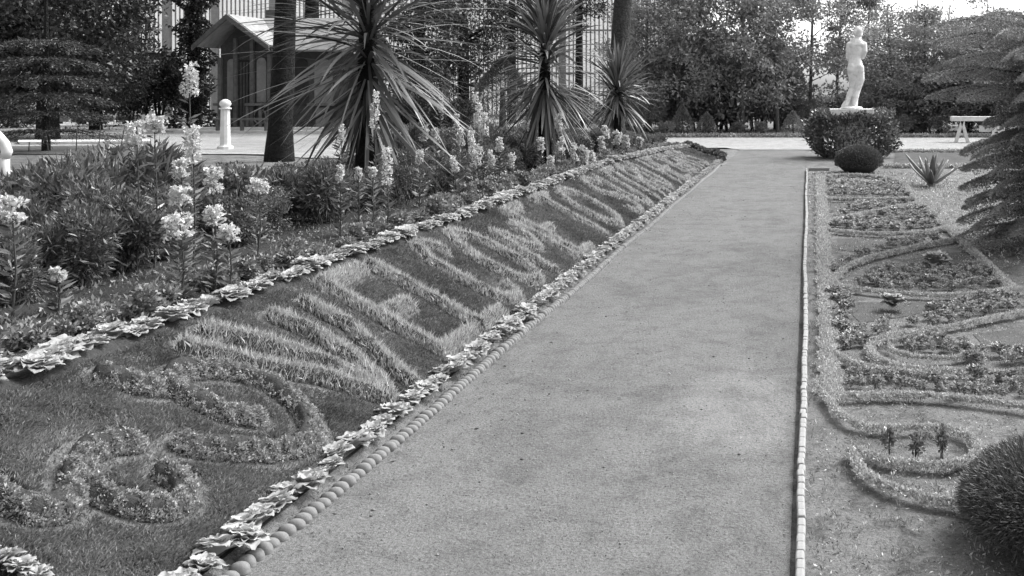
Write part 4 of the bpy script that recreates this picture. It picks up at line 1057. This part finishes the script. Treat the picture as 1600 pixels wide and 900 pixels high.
for px, lab, hw in RB:
    c = curve_pts(px); ym = c[:, 1].mean(); n = int(len(c)*.015*hw*2*60000*(6/max(ym, 5))**1.1)
    n = min(max(n, 5000), 42000)
    wgt = (5/c[:, 1])**1.0; k = R.choice(len(c), n, p=wgt/wgt.sum()); off = R.normal(size=(n, 2)); off = off/np.maximum(1, np.linalg.norm(off, axis=1)/1.6)[:, None]*hw*.55*(.85+.35*np.sin(c[k, 0]*31+c[k, 1]*23)*np.sin(c[k, 1]*11-c[k, 0]*17))[:, None]
    hh = .032*np.clip(1.1-(np.linalg.norm(off, axis=1)/hw)**2, 0, 1)
    org = np.array([c[:, 0].mean(), ym, 0]); P = np.stack([c[k, 0]+off[:, 0], c[k, 1]+off[:, 1], hh*R.uniform(.5, 1.1, n)+.006], 1); sz = np.maximum(1, P[:, 1]/6)
    D = R.normal(size=(n, 3))*.6+np.array([0, 0, .7])
    V, Fs, A = leaves(P-org, D, R.uniform(.009, .02, n)*sz, R.uniform(.005, .009, n)*sz); tag(mk('ribbon_hedge', V, Fs, M['ribbon'], attr=A, loc=org), lab, 'ribbon hedge')
n = 42000; cy_ = dens_samples(3.0, 19.6, n); cx_ = R.uniform(.03, 2.6, n); ok = (cx_ < 1.75) | (cy_ > 4)
keep = R.random(n) < np.clip(.35+.65*np.sin(cx_*7+cy_*2.3)*np.sin(cy_*4.1-cx_*3)+.25*(cy_ > 7), .12, 1); ok &= keep; cx_, cy_ = cx_[ok], cy_[ok]; n = len(cx_)
V, Fs, A = leaves(np.stack([cx_, cy_, 0*cx_-.006], 1), R.normal(size=(n, 3))*.7+np.array([0, 0, .45]), R.uniform(.008, .022, n)*np.maximum(1, cy_/7), R.uniform(.003, .008, n)*np.maximum(1, cy_/7))
tag(mk('ground_cover', V, Fs, M['bedding'], attr=A), 'tiny creeping plants and grit spread between the ribbons of the carpet bed', 'ground cover', kind='stuff')
DARKS = [[(1297, 316), (1350, 314), (1330, 327), (1296, 331)], [(1308, 371), (1398, 372), (1392, 377), (1330, 392), (1310, 388)], [(1440, 400), (1505, 392), (1515, 410), (1440, 411), (1405, 406)], [(1330, 470), (1440, 472), (1500, 470), (1420, 492), (1345, 503), (1332, 490)], [(1520, 520), (1640, 505), (1640, 540), (1540, 540)]]
for q in DARKS:
    o = flat('soil', q, 0, 'farlawn', -.0085)
# bedding plants in the compartments
def inpoly(x, y, poly):
    c = False; n = len(poly); j = n-1
    for i in range(n):
        xi, yi = poly[i]; xj, yj = poly[j]
        if (yi > y) != (yj > y) and x < (xj-xi)*(y-yi)/(yj-yi)+xi: c = not c
        j = i
    return c
PL = [([(1292, 285), (1400, 287), (1425, 306), (1292, 308)], .17, 'by the dome bush'), ([(1335, 318), (1430, 312), (1400, 323), (1300, 338)], .17, 'by the dome bush'), ([(1300, 354), (1390, 331), (1440, 322), (1468, 350), (1440, 362), (1310, 357)], .15, 'in the third compartment'),
      ([(1294, 432), (1325, 402), (1400, 375), (1490, 373), (1400, 388), (1330, 406), (1302, 438)], .13, 'in the slanting band'), ([(1345, 428), (1400, 418), (1510, 416), (1540, 415), (1575, 448), (1440, 458), (1340, 447)], .11, 'in the large triangle'),
      ([(1302, 455), (1325, 458), (1332, 510), (1304, 545)], .11, 'beside the long ribbon'), ([(1400, 508), (1490, 472), (1600, 464), (1620, 478), (1500, 502), (1410, 516)], .11, 'in the band beside the hairpin'),
      ([(1312, 525), (1400, 500), (1410, 515), (1360, 530), (1345, 548), (1312, 550)], .11, 'beside the long ribbon'), ([(1396, 536), (1460, 531), (1520, 542), (1500, 556), (1405, 552)], .09, 'in the bright island'),
      ([(1540, 548), (1630, 545), (1630, 575), (1460, 574)], .10, 'in the band beside the hairpin'), ([(1322, 586), (1440, 588), (1600, 594), (1620, 630), (1400, 610), (1322, 612)], .095, 'in the band above the bare gravel strip')]
bp = []
for k, (n, s, ll, lw) in enumerate([(260, .06, .022, .017), (220, .06, .028, .018), (300, .062, .019, .015)]):
    tt = empty('bedding_plant'); bush('foliage', n, s, s, s*.8, ll, lw, M['bedding'], tt, .3, .6, 5, .25); bp.append(tt)
st = [[0], [0], [0]]; nb = 0
for poly, spc, wh in sorted(PL, key=lambda q: q[1]):
    spc *= 1.22
    W_ = [gp(x, y) for x, y in poly]; x0, x1 = min(q[0] for q in W_), max(q[0] for q in W_); y0, y1 = min(q[1] for q in W_), max(q[1] for q in W_)
    yy = y0
    while yy < y1:
        xx = x0 + R.random()*spc
        while xx < x1:
            if inpoly(xx, yy, W_) and nb < 300:
                k = int(R.integers(0, 3)); o = inst(bp[k], st[k], (xx+R.normal()*.015, yy+R.normal()*.02, .0), R.random()*6.28, (spc/.12*(q_ := R.uniform(.7, 1.1)), spc/.12*q_, q_*.75), .1)
                tag(o, f'small glossy bedding plant {wh} of the carpet bed', 'bedding plant', f'bedding plants {wh}'); nb += 1
            xx += spc
        yy += spc*1.15
print('bedding', nb)
for (x, y, r_, lab) in ((1395, 484, .10, 'single pale rosette succulent in the dark compartment nearer the path'), (1462, 420, .13, 'single pale rosette succulent behind the bedding triangle')):
    X, Y = gp(x, y); o = rosette('rosette_succulent', M['rosette2'], r_, 30); o.location = (X, Y, 0); tag(o, lab, 'succulent')
for (x, lab) in ((1388, 'left one of three dark little plants inside the curling ribbon'), (1432, 'middle one of three dark little plants inside the curling ribbon'), (1472, 'right one of three dark little plants, the thickest')):
    X, Y = gp(x, 712); tt = empty('dark_plant', (X, Y, 0)); bush('foliage', 110 if x != 1472 else 170, .03, .03, .065, .022, .013, M['shrub'], tt, .5, .6, 5, .2); stems(tt, 3, .03, .03, .11, .002); tag(tt, lab, 'plant')
# seedlings on the gravel bed
n = 1500; k = 190; cx_ = R.uniform(.03, .62, k); cy_ = dens_samples(3.0, 6.0, k); q = R.integers(0, k, n)
P = np.stack([cx_[q]+R.normal(size=n)*.012, cy_[q]+R.normal(size=n)*.012, 0*cx_[q]+.002], 1)
V, Fs, A = leaves(P, R.normal(size=(n, 3))*.7+np.array([0, 0, .5]), R.uniform(.01, .03, n), R.uniform(.003, .007, n))
tag(mk('seedlings', V, Fs, M['under'], attr=A), 'tiny sparse seedlings on the gravel right of the brick edging', 'seedlings', kind='stuff')
# soft ground leaves under the conifer
n = 5000; P = np.stack([R.uniform(1.3, 4.5, n), R.uniform(9, 19.5, n), 0*R.random(n)+.003], 1); P = P[P[:, 0] > 1.75-.0*P[:, 1]]; n = len(P)
V, Fs, A = leaves(P, R.normal(size=(n, 3))*.7+np.array([0, 0, .3]), R.uniform(.02, .06, n), R.uniform(.01, .02, n)); tag(mk('ground_cover', V, Fs, M['ribbon'], attr=A), 'thin creeping plants on the ground around the agave', 'ground cover', kind='stuff')

# pebbles on the path
n = 5200; X = R.uniform(-1.78, -.08, n); Y = dens_samples(2.9, 22, n); s = R.uniform(.0012, .0042, n)*(1+1.2*(R.random(n) < .04)); octv = np.array([[1, 0, 0], [0, 1, 0], [-1, 0, 0], [0, -1, 0], [0, 0, .7], [0, 0, -.4]])
V = (np.stack([X, Y, 0*X+.004*np.sin(X*5+Y*1.1)+.002], 1)[:, None] + octv[None]*s[:, None, None]*R.uniform(.7, 1.3, (n, 6, 1))).reshape(-1, 3)
tri = np.array([[0, 1, 4], [1, 2, 4], [2, 3, 4], [3, 0, 4], [1, 0, 5], [2, 1, 5], [3, 2, 5], [0, 3, 5]]); Fs = (np.arange(n)*6)[:, None, None]+tri[None]
tag(mk('pebbles', V, Fs.reshape(-1, 3), M['pebble'], attr=np.repeat(R.random(n)**1.5, 6)), 'loose grit and small pebbles scattered over the path', 'pebbles', kind='stuff')
n = 150; X = R.uniform(-1.75, -.1, n); X = np.where(R.random(n) < .5, -1.8+.25*R.random(n)**2, X); Y = dens_samples(3.0, 20, n)
V, Fs, A = leaves(np.stack([X, Y, 0*X+.008], 1), np.stack([R.normal(size=n), R.normal(size=n), .12*R.random(n)], 1), R.uniform(.012, .035, n), R.uniform(.004, .012, n), R.random(n)*.6)
tag(mk('fallen_leaves', V, Fs, M['under'], attr=A), 'few dry leaves and twigs dropped on the gravel path', 'fallen leaves', kind='stuff')
# dark plants closing the far end of the bank
for k in range(9):
    f_ = k/8; tt = empty('edging_bush', (-1.9-1.1*f_, 22.25+1.75*f_, float(H(-1.9-1.1*f_, 22.25+1.75*f_))*.9)); 
    if k == 0: p0 = tt; bush('foliage', 900, .17, .17, .10, .05, .025, M['shrub'], tt, .3, .6, 7)
    else:
        c = p0.children[0].copy(); COL.objects.link(c); c.parent = tt
    tt.rotation_euler = (0, 0, k*1.7); tt.scale = (R.uniform(.8, 1.1),)*3
    tag(tt, 'small dark bush in the row closing the far end of the lettered bank', 'bush', 'small dark bushes closing the far end of the bank')

# ------------------------------------------------------------ tiered conifer at right
XT, YT = 2.56, 10.2; t = empty('tiered_conifer', (XT, YT, 0)); b = MB(); b.tube([(0, 0, -.1), (0, 0, 1.2), (.02, 0, 2.5)], [.05, .035, .01], 10); b.build('trunk', M['bark'], t)
tiers = [(.30, 1.05, .05), (.62, 1.15, .25), (.92, 1.1, .3), (1.22, 1.12, .35), (1.55, 1.05, .42), (1.85, .95, .45), (2.15, .8, .5), (2.5, .55, .6)]
tiers = [(z, float(np.interp(z, [.2, .9, 1.6, 2.1, 2.75], [.98, 1.0, 1.3, 1.2, .7])), .04+.22*z) for z in (.2, .37, .54, .71, .88, 1.02, 1.5, 1.66, 1.82, 1.98, 2.14)] + [(1.18, .62, .2), (1.33, .7, .25)]
for ti, (z, ln, up) in enumerate(tiers):
    nb_ = 9
    for k in range(nb_):
        az = 6.283*k/nb_ + ti*.6 + random.uniform(-.12, .12); L = ln*random.uniform(.88, 1.08); m = 26
        tt_ = np.linspace(0, 1, m); rad = tt_*L; zz = z + up*L*(tt_**.8)*.7 - .22*L*tt_**3 + (.0)
        C_ = np.stack([np.cos(az)*rad, np.sin(az)*rad, zz], 1); tang = unit(np.gradient(C_, axis=0)); sd_ = unit(np.cross(tang, np.array([0, 0, 1.0])))
        parts = []; b = MB(); b.tube([tuple(C_[j]) for j in (0, 8, 16, 25)], [.012, .009, .006, .003], 6)
        # branchlets both sides, drooping sausages covered in needles
        for sgn in (-1, 1):
            for j in range(3, m):
                bl = .24*math.sin(min(1, (1-tt_[j])*2.2+.12)*1.57)*random.uniform(.85, 1.1); d0 = unit(sd_[j]*sgn*.85 + tang[j]*.75 + np.array([0, 0, .12]))
                s_ = np.linspace(0, 1, 9)[:, None]; pc = C_[j] + d0*s_*bl + np.array([0, 0, -1])*(s_**1.6)*bl*.62
                nn = 9*10; q = pc[R.integers(0, 9, nn)] + R.normal(size=(nn, 3))*.004; dn = R.normal(size=(nn, 3))*.7 + d0*1.3
                parts.append(leaves(q, dn, R.uniform(.018, .032, nn), .007, np.clip(R.random(nn)*.6 + .5*tt_[j]**2 - .1, 0, 1)))
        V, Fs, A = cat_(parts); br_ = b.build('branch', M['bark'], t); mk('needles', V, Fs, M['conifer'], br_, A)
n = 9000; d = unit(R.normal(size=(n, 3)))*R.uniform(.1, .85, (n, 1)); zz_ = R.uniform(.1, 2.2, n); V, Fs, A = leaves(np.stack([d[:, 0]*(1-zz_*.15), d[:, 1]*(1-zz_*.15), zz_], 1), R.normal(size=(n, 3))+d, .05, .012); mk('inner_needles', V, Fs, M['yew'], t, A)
tag(t, 'small tiered conifer with comb like drooping sprays at the right edge', 'conifer')
# similar dark conifer sprays at far left
t = empty('drooping_conifer', (pt(30, 0, 17)[0], 17.6, .53)); b = MB(); b.tube([(0, 0, -.1), (0, 0, 3.2)], [.07, .02], 8); b.build('trunk', M['bark'], t)
for ti in range(6):
    for k in range(7):
        az = 6.283*k/7+ti*.5; L = 1.15-.08*ti; m = 14; tt_ = np.linspace(0, 1, m); C_ = np.stack([np.cos(az)*tt_*L, np.sin(az)*tt_*L, .35+ti*.32+.12*tt_-.28*tt_**2.2], 1)
        k2 = R.integers(0, m, 420); sp_ = R.normal(size=(420, 3))*np.array([.09, .09, .02]); V, Fs, A = leaves(C_[k2]+sp_, R.normal(size=(420, 3))*.5+np.array([math.cos(az), math.sin(az), -.3]), .06, .012)
        b = MB(); b.tube([tuple(C_[j]) for j in (0, 6, 13)], [.012, .008, .003], 5); br_ = b.build('branch', M['bark'], t); mk('needles', V, Fs, M['treedark'], br_, A)
tag(t, 'dark conifer with drooping layered branches near the left edge', 'conifer')

# white trestle bench at far right
YB = 31.0; t = empty('trestle_bench', (0, YB, 0))
xa, za = pt(1486, 182, YB); xb, zb = pt(1572, 190, YB); b = MB(); b.box(xa, xb, -.22, .22, zb+.02, za); b.build('seat_board', M['white'], t)
for px in (1502, 1556):
    xc, _ = pt(px, 0, YB); b = MB()
    for dx in (-.19, .19): b.prism([(xc-.05, -.18, zb+.018), (xc+.05, -.18, zb+.018), (xc+dx+.05, -.18, 0), (xc+dx-.06, -.18, 0)], (0, .06, 0) if dx < 0 else (0, .05, 0))
    b.box(xc-.11, xc+.11, -.11, -.06, .22, .30); b.build('leg', M['white'], t)
xc, z1 = pt(1530, 196, YB); xd, z0 = pt(1570, 206, YB); b = MB(); b.box(xc, xd, .0, .05, z0, z1); b.build('stretcher', M['white'], t)
tag(t, 'white painted trestle bench beside the cross path behind the tiered conifer', 'bench')

for s_ in SHR:
    if 'label' not in s_:
        for c in list(s_.children): bpy.data.objects.remove(c)
        bpy.data.objects.remove(s_)
